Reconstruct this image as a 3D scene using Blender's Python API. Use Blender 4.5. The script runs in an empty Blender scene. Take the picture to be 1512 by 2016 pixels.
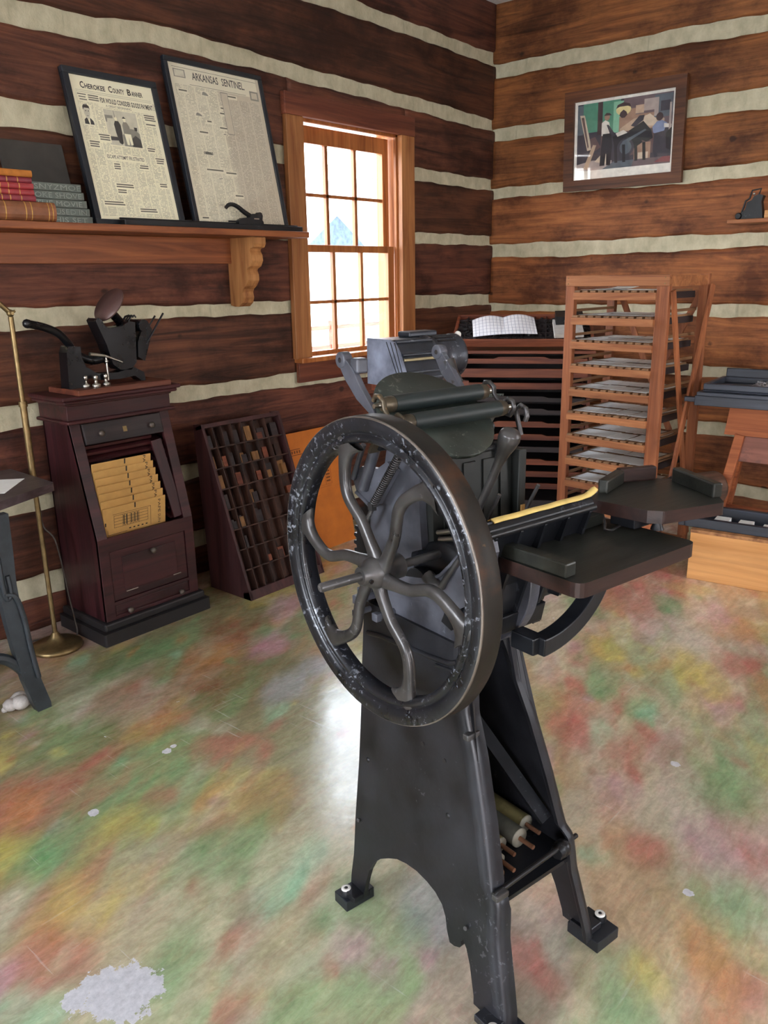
import bpy, bmesh, math, random
import numpy as np
from mathutils import Vector, Matrix
random.seed(7)
SC = bpy.context.scene
COL = SC.collection
PI = math.pi

def R(d): return math.radians(d)
def hx(h):
    h = h.lstrip('#')
    o = []
    for i in (0, 2, 4):
        c = int(h[i:i+2], 16)/255
        o.append(c/12.92 if c <= .04045 else ((c+.055)/1.055)**2.4)
    return (o[0], o[1], o[2], 1)

# ------------------------------------------------------------------ mesh builder
class MB:
    def __init__(s, O=(0, 0, 0)):
        s.v = []; s.f = []; s.m = []; s.s = []; s.O = Vector(O); s.c = []; s.cur = (1, 1, 1, 1)
    def add(s, vs, fs, mi=0, sm=False):
        b = len(s.v)
        for p in vs:
            s.v.append(tuple(p)); s.c.append(s.cur)
        for f in fs:
            s.f.append([b+i for i in f]); s.m.append(mi); s.s.append(sm)
        return s
    def box(s, x0, x1, y0, y1, z0, z1, mi=0, M=None):
        vs = [Vector((x, y, z)) for z in (z0, z1) for y in (y0, y1) for x in (x0, x1)]
        if M is not None: vs = [M @ p for p in vs]
        return s.add(vs, [(0, 2, 3, 1), (4, 5, 7, 6), (0, 1, 5, 4), (2, 6, 7, 3), (0, 4, 6, 2), (1, 3, 7, 5)], mi)
    def cbox(s, c, d, mi=0, M=None):
        T = Matrix.Translation(c)
        if M is not None: T = T @ M.to_4x4()
        return s.box(-d[0]/2, d[0]/2, -d[1]/2, d[1]/2, -d[2]/2, d[2]/2, mi, T)
    def bar(s, a, b, w, h, up=(0, 0, 1), mi=0):
        a = Vector(a); b = Vector(b); d = (b-a); L = d.length; d.normalize()
        u = Vector(up); x = d.cross(u)
        if x.length < 1e-4: x = d.cross(Vector((1, 0, 0)))
        x.normalize(); u = x.cross(d)
        vs = [a + d*t*L + x*i*w/2 + u*j*h/2 for t in (0, 1) for j in (-1, 1) for i in (-1, 1)]
        return s.add(vs, [(0, 1, 3, 2), (4, 6, 7, 5), (0, 4, 5, 1), (2, 3, 7, 6), (0, 2, 6, 4), (1, 5, 7, 3)], mi)
    def prism(s, pts, fn, t0, t1, mi=0, side=None, sm=False):
        n = len(pts)
        vs = [fn(a, b, t0) for a, b in pts] + [fn(a, b, t1) for a, b in pts]
        s.add(vs, [list(range(n))[::-1], list(range(n, 2*n))], mi)
        s.add(vs, [(i, (i+1) % n, n+(i+1) % n, n+i) for i in range(n)], mi if side is None else side, sm)
        return s
    def tube(s, path, r, n=10, caps=True, mi=0, sm=True, sq=None):
        P = [Vector(p) for p in path]; k = len(P)
        rr = r if isinstance(r, (list, tuple)) else [r]*k
        T = []
        for i in range(k):
            t = P[min(i+1, k-1)] - P[max(i-1, 0)]; t.normalize(); T.append(t)
        u = T[0].orthogonal().normalized(); vs = []
        for i in range(k):
            u = (u - T[i]*u.dot(T[i])).normalized(); w = T[i].cross(u)
            for j in range(n):
                a = 2*PI*j/n
                vs.append(P[i] + (u*math.cos(a) + w*math.sin(a))*rr[i])
        fs = [(i*n+j, i*n+(j+1) % n, (i+1)*n+(j+1) % n, (i+1)*n+j) for i in range(k-1) for j in range(n)]
        s.add(vs, fs, mi, sm)
        if caps:
            s.add(vs[:n], [list(range(n))[::-1]], mi); s.add(vs[-n:], [list(range(n))], mi)
        return s
    def lathe(s, prof, o=(0, 0, 0), ax=(0, 0, 1), n=24, mi=0, sm=True, caps=True):
        o = Vector(o); ax = Vector(ax).normalized(); u = ax.orthogonal().normalized(); w = ax.cross(u); vs = []
        for r, h in prof:
            for j in range(n):
                a = 2*PI*j/n; vs.append(o + ax*h + (u*math.cos(a)+w*math.sin(a))*r)
        k = len(prof)
        s.add(vs, [(i*n+j, i*n+(j+1) % n, (i+1)*n+(j+1) % n, (i+1)*n+j) for i in range(k-1) for j in range(n)], mi, sm)
        if caps:
            if prof[0][0] > 1e-5: s.add(vs[:n], [list(range(n))[::-1]], mi)
            if prof[-1][0] > 1e-5: s.add(vs[-n:], [list(range(n))], mi)
        return s
    def ring(s, prof, o, ax, n=64, mi=0):
        """closed profile swept round an axis"""
        o = Vector(o); ax = Vector(ax).normalized(); u = ax.orthogonal().normalized(); w = ax.cross(u); vs = []; k = len(prof)
        for r, h in prof:
            for j in range(n):
                a = 2*PI*j/n; vs.append(o + ax*h + (u*math.cos(a)+w*math.sin(a))*r)
        return s.add(vs, [(i*n+j, i*n+(j+1) % n, ((i+1) % k)*n+(j+1) % n, ((i+1) % k)*n+j) for i in range(k) for j in range(n)], mi, True)
    def ball(s, c, r, n=12, sc=(1, 1, 1), mi=0):
        c = Vector(c); vs = []; m = n//2
        for i in range(m+1):
            t = PI*i/m
            for j in range(n):
                a = 2*PI*j/n
                vs.append(c + Vector((math.sin(t)*math.cos(a)*sc[0], math.sin(t)*math.sin(a)*sc[1], math.cos(t)*sc[2]))*r)
        return s.add(vs, [(i*n+j, (i+1)*n+j, (i+1)*n+(j+1) % n, i*n+(j+1) % n) for i in range(m) for j in range(n)], mi, True)
    def quad(s, a, b, c, d, mi=0): return s.add([a, b, c, d], [(0, 1, 2, 3)], mi)
    def text(s, body, size, fn, mi=0, width=None, extr=0.0, align='LEFT', bold=0.0):
        cu = bpy.data.curves.new('t', 'FONT'); cu.body = body; cu.size = size; cu.resolution_u = 2
        cu.extrude = extr; cu.align_x = align; cu.offset = bold
        ob = bpy.data.objects.new('t', cu); COL.objects.link(ob)
        bpy.context.view_layer.update()
        me = bpy.data.meshes.new_from_object(ob.evaluated_get(bpy.context.evaluated_depsgraph_get()))
        co = [v.co.copy() for v in me.vertices]; fs = [list(p.vertices) for p in me.polygons]
        bpy.data.objects.remove(ob); bpy.data.curves.remove(cu); bpy.data.meshes.remove(me)
        if not co: return s
        k = 1.0
        if width:
            x0 = min(c.x for c in co); x1 = max(c.x for c in co); k = width/max(x1-x0, 1e-6)
            for c in co: c.x = (c.x-x0)*k if align == 'LEFT' else c.x*k
        return s.add([fn(c.x, c.y, c.z) for c in co], fs, mi)
    def build(s, name, mats, parent=None, bevel=0.0, seg=2, weld=False, color=False):
        me = bpy.data.meshes.new(name)
        me.from_pydata([Vector(p)-s.O for p in s.v], [], s.f)
        for m in (mats if isinstance(mats, (list, tuple)) else [mats]): me.materials.append(m)
        me.polygons.foreach_set('material_index', s.m)
        me.polygons.foreach_set('use_smooth', s.s)
        if color:
            at = me.color_attributes.new('tone', 'FLOAT_COLOR', 'POINT')
            at.data.foreach_set('color', [x for c in s.c for x in c])
        bm = bmesh.new(); bm.from_mesh(me)
        if weld: bmesh.ops.remove_doubles(bm, verts=bm.verts, dist=1e-5)
        bmesh.ops.recalc_face_normals(bm, faces=bm.faces)
        bm.to_mesh(me); bm.free(); me.update()
        ob = bpy.data.objects.new(name, me); COL.objects.link(ob)
        if parent is not None: ob.parent = parent
        if bevel > 0:
            md = ob.modifiers.new('bevel', 'BEVEL'); md.width = bevel; md.segments = seg; md.limit_method = 'ANGLE'
            md.angle_limit = R(35); md.harden_normals = False
        return ob

def tag(o, label, cat, group=None):
    o['label'] = label; o['category'] = cat
    if group: o['group'] = group
    return o
def thing(name, loc, label, cat, rz=0, group=None, rot=None):
    o = bpy.data.objects.new(name, None); COL.objects.link(o)
    o.location = loc; o.rotation_euler = rot if rot else (0, 0, rz); o.empty_display_size = .05
    return tag(o, label, cat, group)
def struct(o):
    o['kind'] = 'structure'; return o
def dup(root, loc, rot=None, label=None, group=None):
    r = root.copy(); COL.objects.link(r); r.location = loc
    if rot: r.rotation_euler = rot
    if label: r['label'] = label
    if group: r['group'] = group
    for ch in list(root.children):
        c = ch.copy(); COL.objects.link(c); c.parent = r
        for g in list(ch.children):
            d = g.copy(); COL.objects.link(d); d.parent = c
    return r

# ------------------------------------------------------------------ materials
class NT:
    def __init__(s, name):
        s.mat = bpy.data.materials.new(name); s.mat.use_nodes = True
        s.t = s.mat.node_tree; s.t.nodes.clear()
        s.out = s.n('ShaderNodeOutputMaterial'); s.b = s.n('ShaderNodeBsdfPrincipled')
        s.l(s.b.outputs[0], s.out.inputs[0])
    def n(s, ty, **kw):
        x = s.t.nodes.new(ty)
        for k, v in kw.items(): setattr(x, k, v)
        return x
    def l(s, a, b): s.t.links.new(a, b)
    def noise(s, vec, scale, detail=4, rough=.55, dist=0.0):
        x = s.n('ShaderNodeTexNoise'); x.inputs['Scale'].default_value = scale; x.inputs['Detail'].default_value = detail
        x.inputs['Roughness'].default_value = rough; x.inputs['Distortion'].default_value = dist
        if vec is not None: s.l(vec, x.inputs['Vector'])
        return x.outputs[0]
    def ramp(s, f, stops):
        x = s.n('ShaderNodeValToRGB'); e = x.color_ramp.elements
        while len(e) < len(stops): e.new(.5)
        for i, (p, c) in enumerate(stops): e[i].position = p; e[i].color = c if len(c) == 4 else (*c, 1)
        s.l(f, x.inputs[0]); return x.outputs[0]
    def mix(s, a, b, f, mode='MIX'):
        x = s.n('ShaderNodeMix', data_type='RGBA', blend_type=mode)
        for k, v in ((0, f), (6, a), (7, b)):
            if isinstance(v, (int, float)): x.inputs[k].default_value = v
            elif isinstance(v, tuple): x.inputs[k].default_value = v
            else: s.l(v, x.inputs[k])
        return x.outputs[2]
    def math(s, op, a, b=0.0, clamp=False):
        x = s.n('ShaderNodeMath', operation=op, use_clamp=clamp)
        for k, v in ((0, a), (1, b)):
            if isinstance(v, (int, float)): x.inputs[k].default_value = v
            else: s.l(v, x.inputs[k])
        return x.outputs[0]
    def coord(s, scale=(1, 1, 1), rnd=False, which='Object', rot=(0, 0, 0)):
        c = s.n('ShaderNodeTexCoord').outputs[which]
        if rnd:
            oi = s.n('ShaderNodeObjectInfo'); v = s.n('ShaderNodeVectorMath', operation='MULTIPLY_ADD')
            cmb = s.n('ShaderNodeCombineXYZ')
            for k in range(3): s.l(oi.outputs['Random'], cmb.inputs[k])
            s.l(cmb.outputs[0], v.inputs[0]); v.inputs[1].default_value = (7.3, 3.1, 5.7); s.l(c, v.inputs[2]); c = v.outputs[0]
        m = s.n('ShaderNodeMapping'); m.inputs['Scale'].default_value = scale; m.inputs['Rotation'].default_value = rot
        s.l(c, m.inputs['Vector']); return m.outputs[0]
    def bump(s, h, strength=.3, dist=.01):
        x = s.n('ShaderNodeBump'); x.inputs['Strength'].default_value = strength; x.inputs['Distance'].default_value = dist
        s.l(h, x.inputs['Height']); s.l(x.outputs[0], s.b.inputs['Normal'])
    def set(s, **kw):
        for k, v in kw.items():
            i = s.b.inputs[k.replace('_', ' ')]
            if isinstance(v, (int, float, tuple)): i.default_value = v
            else: s.l(v, i)
        return s

def plain(name, c, rough=.5, metal=0.0, spec=.5, var=.12, scale=30, bump=0.0):
    m = NT(name); c = hx(c) if isinstance(c, str) else c
    n = m.noise(m.coord(rnd=True), scale, 5)
    lo = tuple(x*(1-var) for x in c[:3]) + (1,); hi = tuple(min(1, x*(1+var)) for x in c[:3]) + (1,)
    m.set(Base_Color=m.ramp(n, [(.3, lo), (.7, hi)]), Roughness=rough, Metallic=metal)
    m.b.inputs['Specular IOR Level'].default_value = spec
    if bump: m.bump(n, bump, .004)
    return m.mat

def wood(name, light, dark, axis='X', scale=1.0, rough=.55, stain=None, contrast=1.0, rnd=True, spec=.4):
    m = NT(name); L, D = hx(light), hx(dark)
    sc = [16*scale]*3; sc['XYZ'.index(axis)] = 1.1*scale
    v = m.coord(tuple(sc), rnd=rnd)
    g = m.noise(v, 1.6, 7, .62, .9)
    v2 = m.coord(tuple(x*.22 for x in sc), rnd=rnd)
    g2 = m.noise(v2, 1.3, 3, .5, .4)
    sc3 = [90*scale]*3; sc3['XYZ'.index(axis)] = 2.2*scale
    g3 = m.noise(m.coord(tuple(sc3), rnd=rnd), 1.2, 2)
    mid = tuple((a+b)/2 for a, b in zip(L, D))
    w = .16/contrast
    c = m.ramp(g, [(.5-w, D), (.5, mid), (.5+w, L)])
    c = m.mix(c, m.ramp(g2, [(.3, (.62, .6, .6, 1)), (.7, (1.12, 1.1, 1.08, 1))]), .75, 'MULTIPLY')
    c = m.mix(c, m.ramp(g3, [(.35, (.72, .7, .68, 1)), (.6, (1, 1, 1, 1))]), .5, 'MULTIPLY')
    if stain:
        st = m.noise(m.coord((3, 3, 3), rnd=rnd), 1.5, 6, .65)
        c = m.mix(c, hx(stain), m.ramp(st, [(.56, (0, 0, 0, 1)), (.68, (.8, .8, .8, 1))]))
    m.set(Base_Color=c, Roughness=rough); m.b.inputs['Specular IOR Level'].default_value = spec
    m.bump(g3, .25, .002)
    return m.mat

def iron(name, base='#2b2c30', worn='#8a8c94', rough=.42, wear=.5, rust=None, spec=.5, metal=.25, scale=1.0):
    m = NT(name); v = m.coord(rnd=True)
    n1 = m.noise(v, 9*scale, 6, .6); n2 = m.noise(v, 70*scale, 4, .6, .5); n3 = m.noise(v, 3*scale, 4, .6)
    b = hx(base); hi = tuple(min(1, x*1.8) for x in b[:3]) + (1,)
    c = m.ramp(n1, [(.3, tuple(x*.6 for x in b[:3]) + (1,)), (.7, hi)])
    if wear > 0:
        k = m.math('MULTIPLY', n2, m.math('ADD', n3, .35))
        lo = .60-.12*wear
        c = m.mix(c, hx(worn), m.ramp(k, [(lo, (0, 0, 0, 1)), (lo+.08, (.8, .8, .8, 1))]))
    if rust:
        c = m.mix(c, hx(rust), m.ramp(m.noise(v, 5*scale, 6, .65), [(.54, (0, 0, 0, 1)), (.66, (.85, .85, .85, 1))]))
    r = m.ramp(n1, [(.3, (rough*.8,)*3), (.7, (min(1, rough*1.25),)*3)])
    m.set(Base_Color=c, Roughness=r, Metallic=metal); m.b.inputs['Specular IOR Level'].default_value = spec
    m.bump(n2, .12, .002)
    return m.mat
# ------------------------------------------------------------------ camera (about eye height, looking down into the corner)
H = 1.45
W, XW, CEIL = 3.25, 4.997, 3.105
cam = bpy.data.cameras.new('camera'); cam.sensor_fit = 'VERTICAL'; cam.sensor_height = 36; cam.lens = 1600/2016*36
cam.clip_start = .05
co = bpy.data.objects.new('camera', cam); COL.objects.link(co)
_y, _p, _r = R(40.492), R(16.245), R(-0.934)
Fv = Vector((math.cos(_y)*math.cos(_p), math.sin(_y)*math.cos(_p), -math.sin(_p)))
rv = Vector((math.sin(_y), -math.cos(_y), 0)); uv = rv.cross(Fv)
r2 = rv*math.cos(_r) + uv*math.sin(_r); u2 = -rv*math.sin(_r) + uv*math.cos(_r)
M = Matrix((r2, u2, -Fv)).transposed().to_4x4(); M.translation = Vector((0, 0, H))
co.matrix_world = M
SC.camera = co

# ------------------------------------------------------------------ floor
def vnoise(x, y, seed):
    rs = np.random.RandomState(seed); G = rs.rand(64, 64)
    xi = np.floor(x).astype(int); yi = np.floor(y).astype(int); fx = x-xi; fy = y-yi
    fx = fx*fx*(3-2*fx); fy = fy*fy*(3-2*fy)
    g = lambda a, b: G[a % 64, b % 64]
    return (g(xi, yi)*(1-fx)+g(xi+1, yi)*fx)*(1-fy) + (g(xi, yi+1)*(1-fx)+g(xi+1, yi+1)*fx)*fy
def fbm(x, y, seed, o=4):
    s = 0; a = .5
    for k in range(o):
        s = s + a*vnoise(x*2**k, y*2**k, seed+k); a *= .5
    return s/(1-.5**o)
PAL = dict(gr='#66a06c', rd='#b2504e', yl='#c6b456', br='#7c4a2c', bg='#aea486', te='#86c4a2', pk='#c295a8', pl='#c4c0ae', bl='#a3abb4', wt='#d6d6dc')
PAL['or'] = '#bf8046'
BLOBS = [(2.16,3.26,.3,'br'),(1.7,2.31,.27,'br'),(1.59,2.66,.18,'gr'),(1.26,2.87,.24,'br'),(1.32,2.37,.22,'br'),(1.11,2.27,.17,'gr'),(1.39,2.17,.09,'rd'),(1.21,2.01,.14,'gr'),(1.19,2.13,.07,'rd'),(.91,2.13,.12,'rd'),(2.06,2.6,.13,'br'),(1.81,2.45,.12,'or'),(1.15,1.84,.15,'gr'),(.91,1.8,.17,'gr'),(.85,2.06,.1,'or'),(.73,1.88,.08,'yl'),(.77,1.61,.11,'yl'),(.97,1.77,.08,'yl'),(.75,1.79,.09,'gr'),(1.11,1.81,.05,'rd'),(1.15,1.62,.08,'rd'),(1.22,1.75,.07,'or'),(1.07,1.52,.15,'gr'),(.64,1.52,.09,'rd'),(.62,1.69,.08,'pl'),(.52,1.51,.07,'pk'),(.53,1.43,.06,'te'),(.76,1.44,.08,'bg'),(.78,1.31,.12,'gr'),(.96,1.27,.05,'rd'),(.83,1.12,.06,'rd'),(.95,.98,.03,'rd'),(1.14,1.23,.06,'rd'),(.97,1.47,.04,'rd'),(.98,1.17,.14,'bg'),(1.16,1.35,.1,'te'),(1.04,.99,.07,'pk'),(1.05,1.09,.07,'gr'),(1.28,.98,.1,'bl'),(1.13,.92,.03,'pk'),(1.25,.73,.07,'rd'),(1.11,.77,.04,'rd'),(3.51,1.76,.18,'rd'),(3.79,1.4,.15,'rd'),(3.42,1.44,.28,'rd'),(3.36,1.27,.11,'gr'),(3.37,.95,.17,'or'),(3.19,1.54,.14,'gr'),(2.91,1.28,.12,'yl'),(2.53,1.14,.11,'gr'),(2.46,1.23,.06,'rd'),(2.83,.96,.11,'yl'),(3.04,.82,.12,'rd'),(2.66,.75,.1,'pk'),(2.46,.94,.09,'gr'),(2.15,1.08,.1,'rd'),(2.16,.88,.11,'rd'),(2.21,.6,.13,'gr'),(2.25,1.,.08,'te'),(1.99,.83,.09,'pk'),(1.99,.69,.13,'pl'),(1.87,.87,.09,'pl'),(1.81,.67,.07,'rd'),(1.92,.53,.11,'pk'),(1.93,.46,.04,'rd'),(1.71,.76,.04,'te'),(1.74,.44,.11,'gr'),(1.66,.59,.11,'bg'),(1.62,.32,.03,'gr'),(1.53,.33,.06,'rd'),(1.56,.42,.09,'or'),(1.39,.5,.06,'yl'),(1.28,.53,.06,'gr'),(1.36,.68,.05,'pl'),(1.24,.65,.05,'rd'),(3.91,1.02,.14,'or'),(3.48,1.07,.13,'pk'),(2.34,2.61,.12,'pk'),(2.03,2.4,.11,'pk'),(2.36,2.5,.09,'gr'),(2.32,2.95,.1,'br'),(2.03,2.1,.12,'bl'),(1.81,2.04,.11,'bl')]
X0, Y0 = -2.2, -2.5
step = .015
nx = int((XW+.1-X0)/step)+1; ny = int((W+.1-Y0)/step)+1
gx = np.linspace(X0-.05, XW+.05, nx); gy = np.linspace(Y0-.05, W+.05, ny)
GX, GY = np.meshgrid(gx, gy)
# brush-like drift of the stain
ang = R(28); ux, uy = GX*math.cos(ang)+GY*math.sin(ang), -GX*math.sin(ang)+GY*math.cos(ang)
dx = GX + .22*(fbm(ux*1.6, uy*4.5, 3)-.5) + .07*(fbm(ux*7, uy*22, 11)-.5)
dy = GY + .22*(fbm(ux*1.6, uy*4.5, 5)-.5) + .07*(fbm(ux*7, uy*22, 17)-.5)
colr = np.zeros(GX.shape+(3,))
base1 = np.array(hx('#c9c2a8')[:3]); base2 = np.array(hx('#aeb18c')[:3])
f = np.clip((fbm(GX*1.3, GY*1.3, 23)-.35)/.3, 0, 1)[..., None]
colr[:] = base1*(1-f)+base2*f
lf = np.clip((2.3-(GX*.75-GY*.62+1.4))/.8, 0, 1)[..., None]*np.clip((GY-1.2)/.9, 0, 1)[..., None]     # browner half of the stain, with the far left's dimness in its colour
colr = colr*(1-.8*lf) + np.array(hx('#655f30')[:3])*(.8*lf)
rgt = np.clip((GX*.75-GY*.62-.35)/.8, 0, 1)[..., None]     # the pinker half
colr = colr*(1-.55*rgt) + np.array(hx('#c3ab95')[:3])*(.55*rgt)
# dragged streaks of stain over everything
for key, sd, th, wt in (('rd', 31, .60, .55), ('gr', 37, .56, .5), ('yl', 41, .62, .45), ('pk', 43, .60, .4), ('br', 47, .63, .4), ('pl', 53, .58, .5), ('or', 59, .63, .4)):
    k = np.clip((fbm(ux*2.1+sd, uy*5.2, sd, 5)-th)/.10, 0, 1)[..., None]*wt
    colr = colr*(1-k) + np.array(hx(PAL[key])[:3])*k
rs = np.random.RandomState(4); keys = ['gr', 'rd', 'yl', 'br', 'pk', 'pl', 'te', 'or', 'gr', 'rd', 'bg']
extra = []
for k in range(900):
    extra.append((rs.uniform(X0, XW), rs.uniform(Y0, W), rs.uniform(.012, .055), keys[rs.randint(len(keys))]))
fe1 = fbm(ux*11, uy*34, 61, 4); fe2 = fbm(ux*4, uy*11, 67, 4)
for (bx, by, br_, key) in extra[:500] + [(a_, b_, c_*.86, d_) for a_, b_, c_, d_ in BLOBS] + extra[500:]:
    i0, i1 = np.searchsorted(gx, [bx-3*br_-.3, bx+3*br_+.3]); j0, j1 = np.searchsorted(gy, [by-3*br_-.3, by+3*br_+.3])
    if i1 <= i0 or j1 <= j0: continue
    ex = dx[j0:j1, i0:i1]-bx; ey = dy[j0:j1, i0:i1]-by
    p, q = ex*math.cos(ang)+ey*math.sin(ang), -ex*math.sin(ang)+ey*math.cos(ang)
    d2 = ((p/1.35)**2 + (q/.78)**2)/br_**2 + 1.5*(fe1[j0:j1, i0:i1]-.5) + 1.6*(fe2[j0:j1, i0:i1]-.5)
    w = (np.exp(-np.clip(d2, 0, 50)**1.3)*(.62 if br_ > .05 else .52))[..., None]
    colr[j0:j1, i0:i1] = colr[j0:j1, i0:i1]*(1-w) + np.array(hx(PAL[key])[:3])*w
fl = MB()
me = bpy.data.meshes.new('floor')
vs = np.stack([GX.ravel(), GY.ravel(), np.zeros(GX.size)], 1)
idx = np.arange(nx*ny).reshape(ny, nx)
fs = np.stack([idx[:-1, :-1].ravel(), idx[:-1, 1:].ravel(), idx[1:, 1:].ravel(), idx[1:, :-1].ravel()], 1)
me.from_pydata(vs.tolist(), [], fs.tolist())
at = me.color_attributes.new('stain', 'FLOAT_COLOR', 'POINT')
at.data.foreach_set('color', np.concatenate([colr.reshape(-1, 3), np.ones((GX.size, 1))], 1).astype(np.float32).ravel())
m = NT('stained_concrete')
a = m.n('ShaderNodeVertexColor', layer_name='stain').outputs[0]
st = m.noise(m.coord((5, 22, 5), rot=(0, 0, R(28))), 1.6, 6, .68, .6)
c = m.mix(a, m.ramp(st, [(.28, (.80, .78, .76, 1)), (.72, (1.2, 1.2, 1.2, 1))]), 1.0, 'MULTIPLY')
fine = m.noise(m.coord(), 60, 5, .7)
c = m.mix(c, m.ramp(fine, [(.3, (.86, .86, .86, 1)), (.7, (1.12, 1.12, 1.12, 1))]), 1.0, 'MULTIPLY')
# small-scale dragging of the colours into each other
hv = m.noise(m.coord((13, 40, 13), rot=(0, 0, R(28))), 1.0, 7, .7, 1.2)
c = m.mix(c, m.ramp(hv, [(.30, hx('#5d8a5c')), (.42, hx('#a9a888')), (.52, hx('#cfc8b4')), (.60, hx('#c08a7c')), (.72, hx('#d8d2c4'))]), .13)
blt = m.ramp(m.noise(m.coord((6, 11, 6), rot=(0, 0, R(28))), 1.7, 7, .72, .8), [(.38, (.88, .88, .87, 1)), (.62, (1.12, 1.11, 1.10, 1))])
c = m.mix(c, blt, 1.0, 'MULTIPLY')
# dull scuffs and scratches
sc1 = m.noise(m.coord((70, 3.5, 1), rot=(0, 0, R(-38))), 1.0, 3, .6)
sc2 = m.noise(m.coord((3, 60, 1), rot=(0, 0, R(12))), 1.0, 3, .6)
msk = m.noise(m.coord(), 2.2, 3, .6)
scr = m.math('MULTIPLY', m.ramp(m.math('MAXIMUM', sc1, sc2), [(.66, (0, 0, 0)), (.74, (1, 1, 1))]), m.ramp(msk, [(.45, (0, 0, 0)), (.65, (1, 1, 1))]))
c = m.mix(c, hx('#d8d8d4'), m.math('MULTIPLY', scr, .5))
# chips down to bare pale concrete: small flecks and a few named places
chip = m.ramp(m.noise(m.coord(), 17, 4, .6), [(.735, (0, 0, 0)), (.75, (1, 1, 1))])
gap = m.n('ShaderNodeTexCoord').outputs['Object']
wob = m.noise(gap, 16, 6, .72)
for (px, py, pr) in ((.67, 1.325, .075), (.60, 1.385, .03), (1.28, 2.02, .013), (.96, 1.92, .013), (2.22, .74, .014), (1.71, .51, .012), (1.31, 2.03, .01)):
    d = m.n('ShaderNodeVectorMath', operation='DISTANCE'); m.l(gap, d.inputs[0]); d.inputs[1].default_value = (px, py, 0)
    k = m.math('ADD', d.outputs['Value'], m.math('MULTIPLY', m.math('SUBTRACT', wob, .5), pr*3.4))
    chip = m.math('MAXIMUM', chip, m.math('LESS_THAN', k, pr))
c = m.mix(c, m.ramp(fine, [(.3, hx('#aeb0b8')), (.7, hx('#d4d4da'))]), chip)
m.set(Base_Color=c)
rg = m.math('ADD', m.ramp(m.noise(m.coord(), 7, 5, .7), [(.3, (.13,)*3), (.75, (.26,)*3)]), m.math('MULTIPLY', chip, .4))
m.set(Roughness=rg); m.b.inputs['Specular IOR Level'].default_value = .85
m.bump(m.noise(m.coord(), 28, 5, .6), .10, .004)
me.materials.append(m.mat); me.update()
floor = bpy.data.objects.new('floor', me); COL.objects.link(floor); struct(floor)

# ------------------------------------------------------------------ log walls
def logmat(name, axis, light, dark):
    m = NT(name)
    sc = [13, 13, 13]; sc['XYZ'.index(axis)] = .9
    g = m.noise(m.coord(tuple(sc)), 1.5, 8, .66, 1.3)
    big = m.noise(m.coord((1.5, 1.5, 2.4)), 1.5, 6, .66)
    sc3 = [75]*3; sc3['XYZ'.index(axis)] = 2.0
    fine = m.noise(m.coord(tuple(sc3)), 1.1, 3)
    L, D = hx(light), hx(dark)
    c = m.ramp(g, [(.32, D), (.5, tuple((a+b)/2 for a, b in zip(L, D))), (.68, L)])
    c = m.mix(c, m.ramp(big, [(.37, (.34, .28, .28, 1)), (.51, (.95, .95, .95, 1)), (.68, (1.32, 1.28, 1.2, 1))]), .9, 'MULTIPLY')
    c = m.mix(c, m.ramp(fine, [(.33, (.66, .64, .62, 1)), (.58, (1, 1, 1, 1))]), .6, 'MULTIPLY')
    t = m.n('ShaderNodeVertexColor', layer_name='tone').outputs[0]
    c = m.mix(c, t, 1.0, 'MULTIPLY')
    # hewing scars and knots
    v = m.n('ShaderNodeTexVoronoi'); v.inputs['Scale'].default_value = 3.1
    m.l(m.coord((1, 1, 1.25)), v.inputs['Vector'])
    k = m.ramp(m.math('ADD', v.outputs['Distance'], m.math('MULTIPLY', m.math('SUBTRACT', m.noise(m.coord(), 40, 3), .5), .05)), [(.045, (1, 1, 1)), (.075, (0, 0, 0))])
    c = m.mix(c, hx('#2a1712'), m.math('MULTIPLY', k, .85))
    sp = m.ramp(m.noise(m.coord((5, 5, 9)), 1.6, 5, .62), [(.735, (0, 0, 0)), (.775, (1, 1, 1))])
    c = m.mix(c, hx('#b8a68a'), m.math('MULTIPLY', sp, .55))
    m.set(Base_Color=c, Roughness=.62); m.b.inputs['Specular IOR Level'].default_value = .3
    m.bump(m.math('ADD', g, m.math('MULTIPLY', fine, .5)), .5, .008)
    return m.mat
chink = NT('lime_chinking')
n = chink.noise(chink.coord((9, 9, 6)), 1.5, 6, .65); n2 = chink.noise(chink.coord((26, 26, 2.5)), 1.2, 4, .6)
c = chink.ramp(n, [(.3, hx('#a59e84')), (.7, hx('#cbc4a9'))])
c = chink.mix(c, hx('#8f8a74'), chink.ramp(n2, [(.62, (0, 0, 0, 1)), (.75, (.6, .6, .6, 1))]))
chink.set(Base_Color=c, Roughness=.9); chink.bump(chink.noise(chink.coord(), 60, 5, .7), .5, .006)
M_CHINK = chink.mat
M_LOGL = logmat('hewn_log_window_wall', 'X', '#724634', '#361f1a')  # deeper stain than the picture wall, with this wall's shade in the colour
M_LOGR = logmat('hewn_log_picture_wall', 'Y', '#a56a3e', '#613721')

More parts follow.
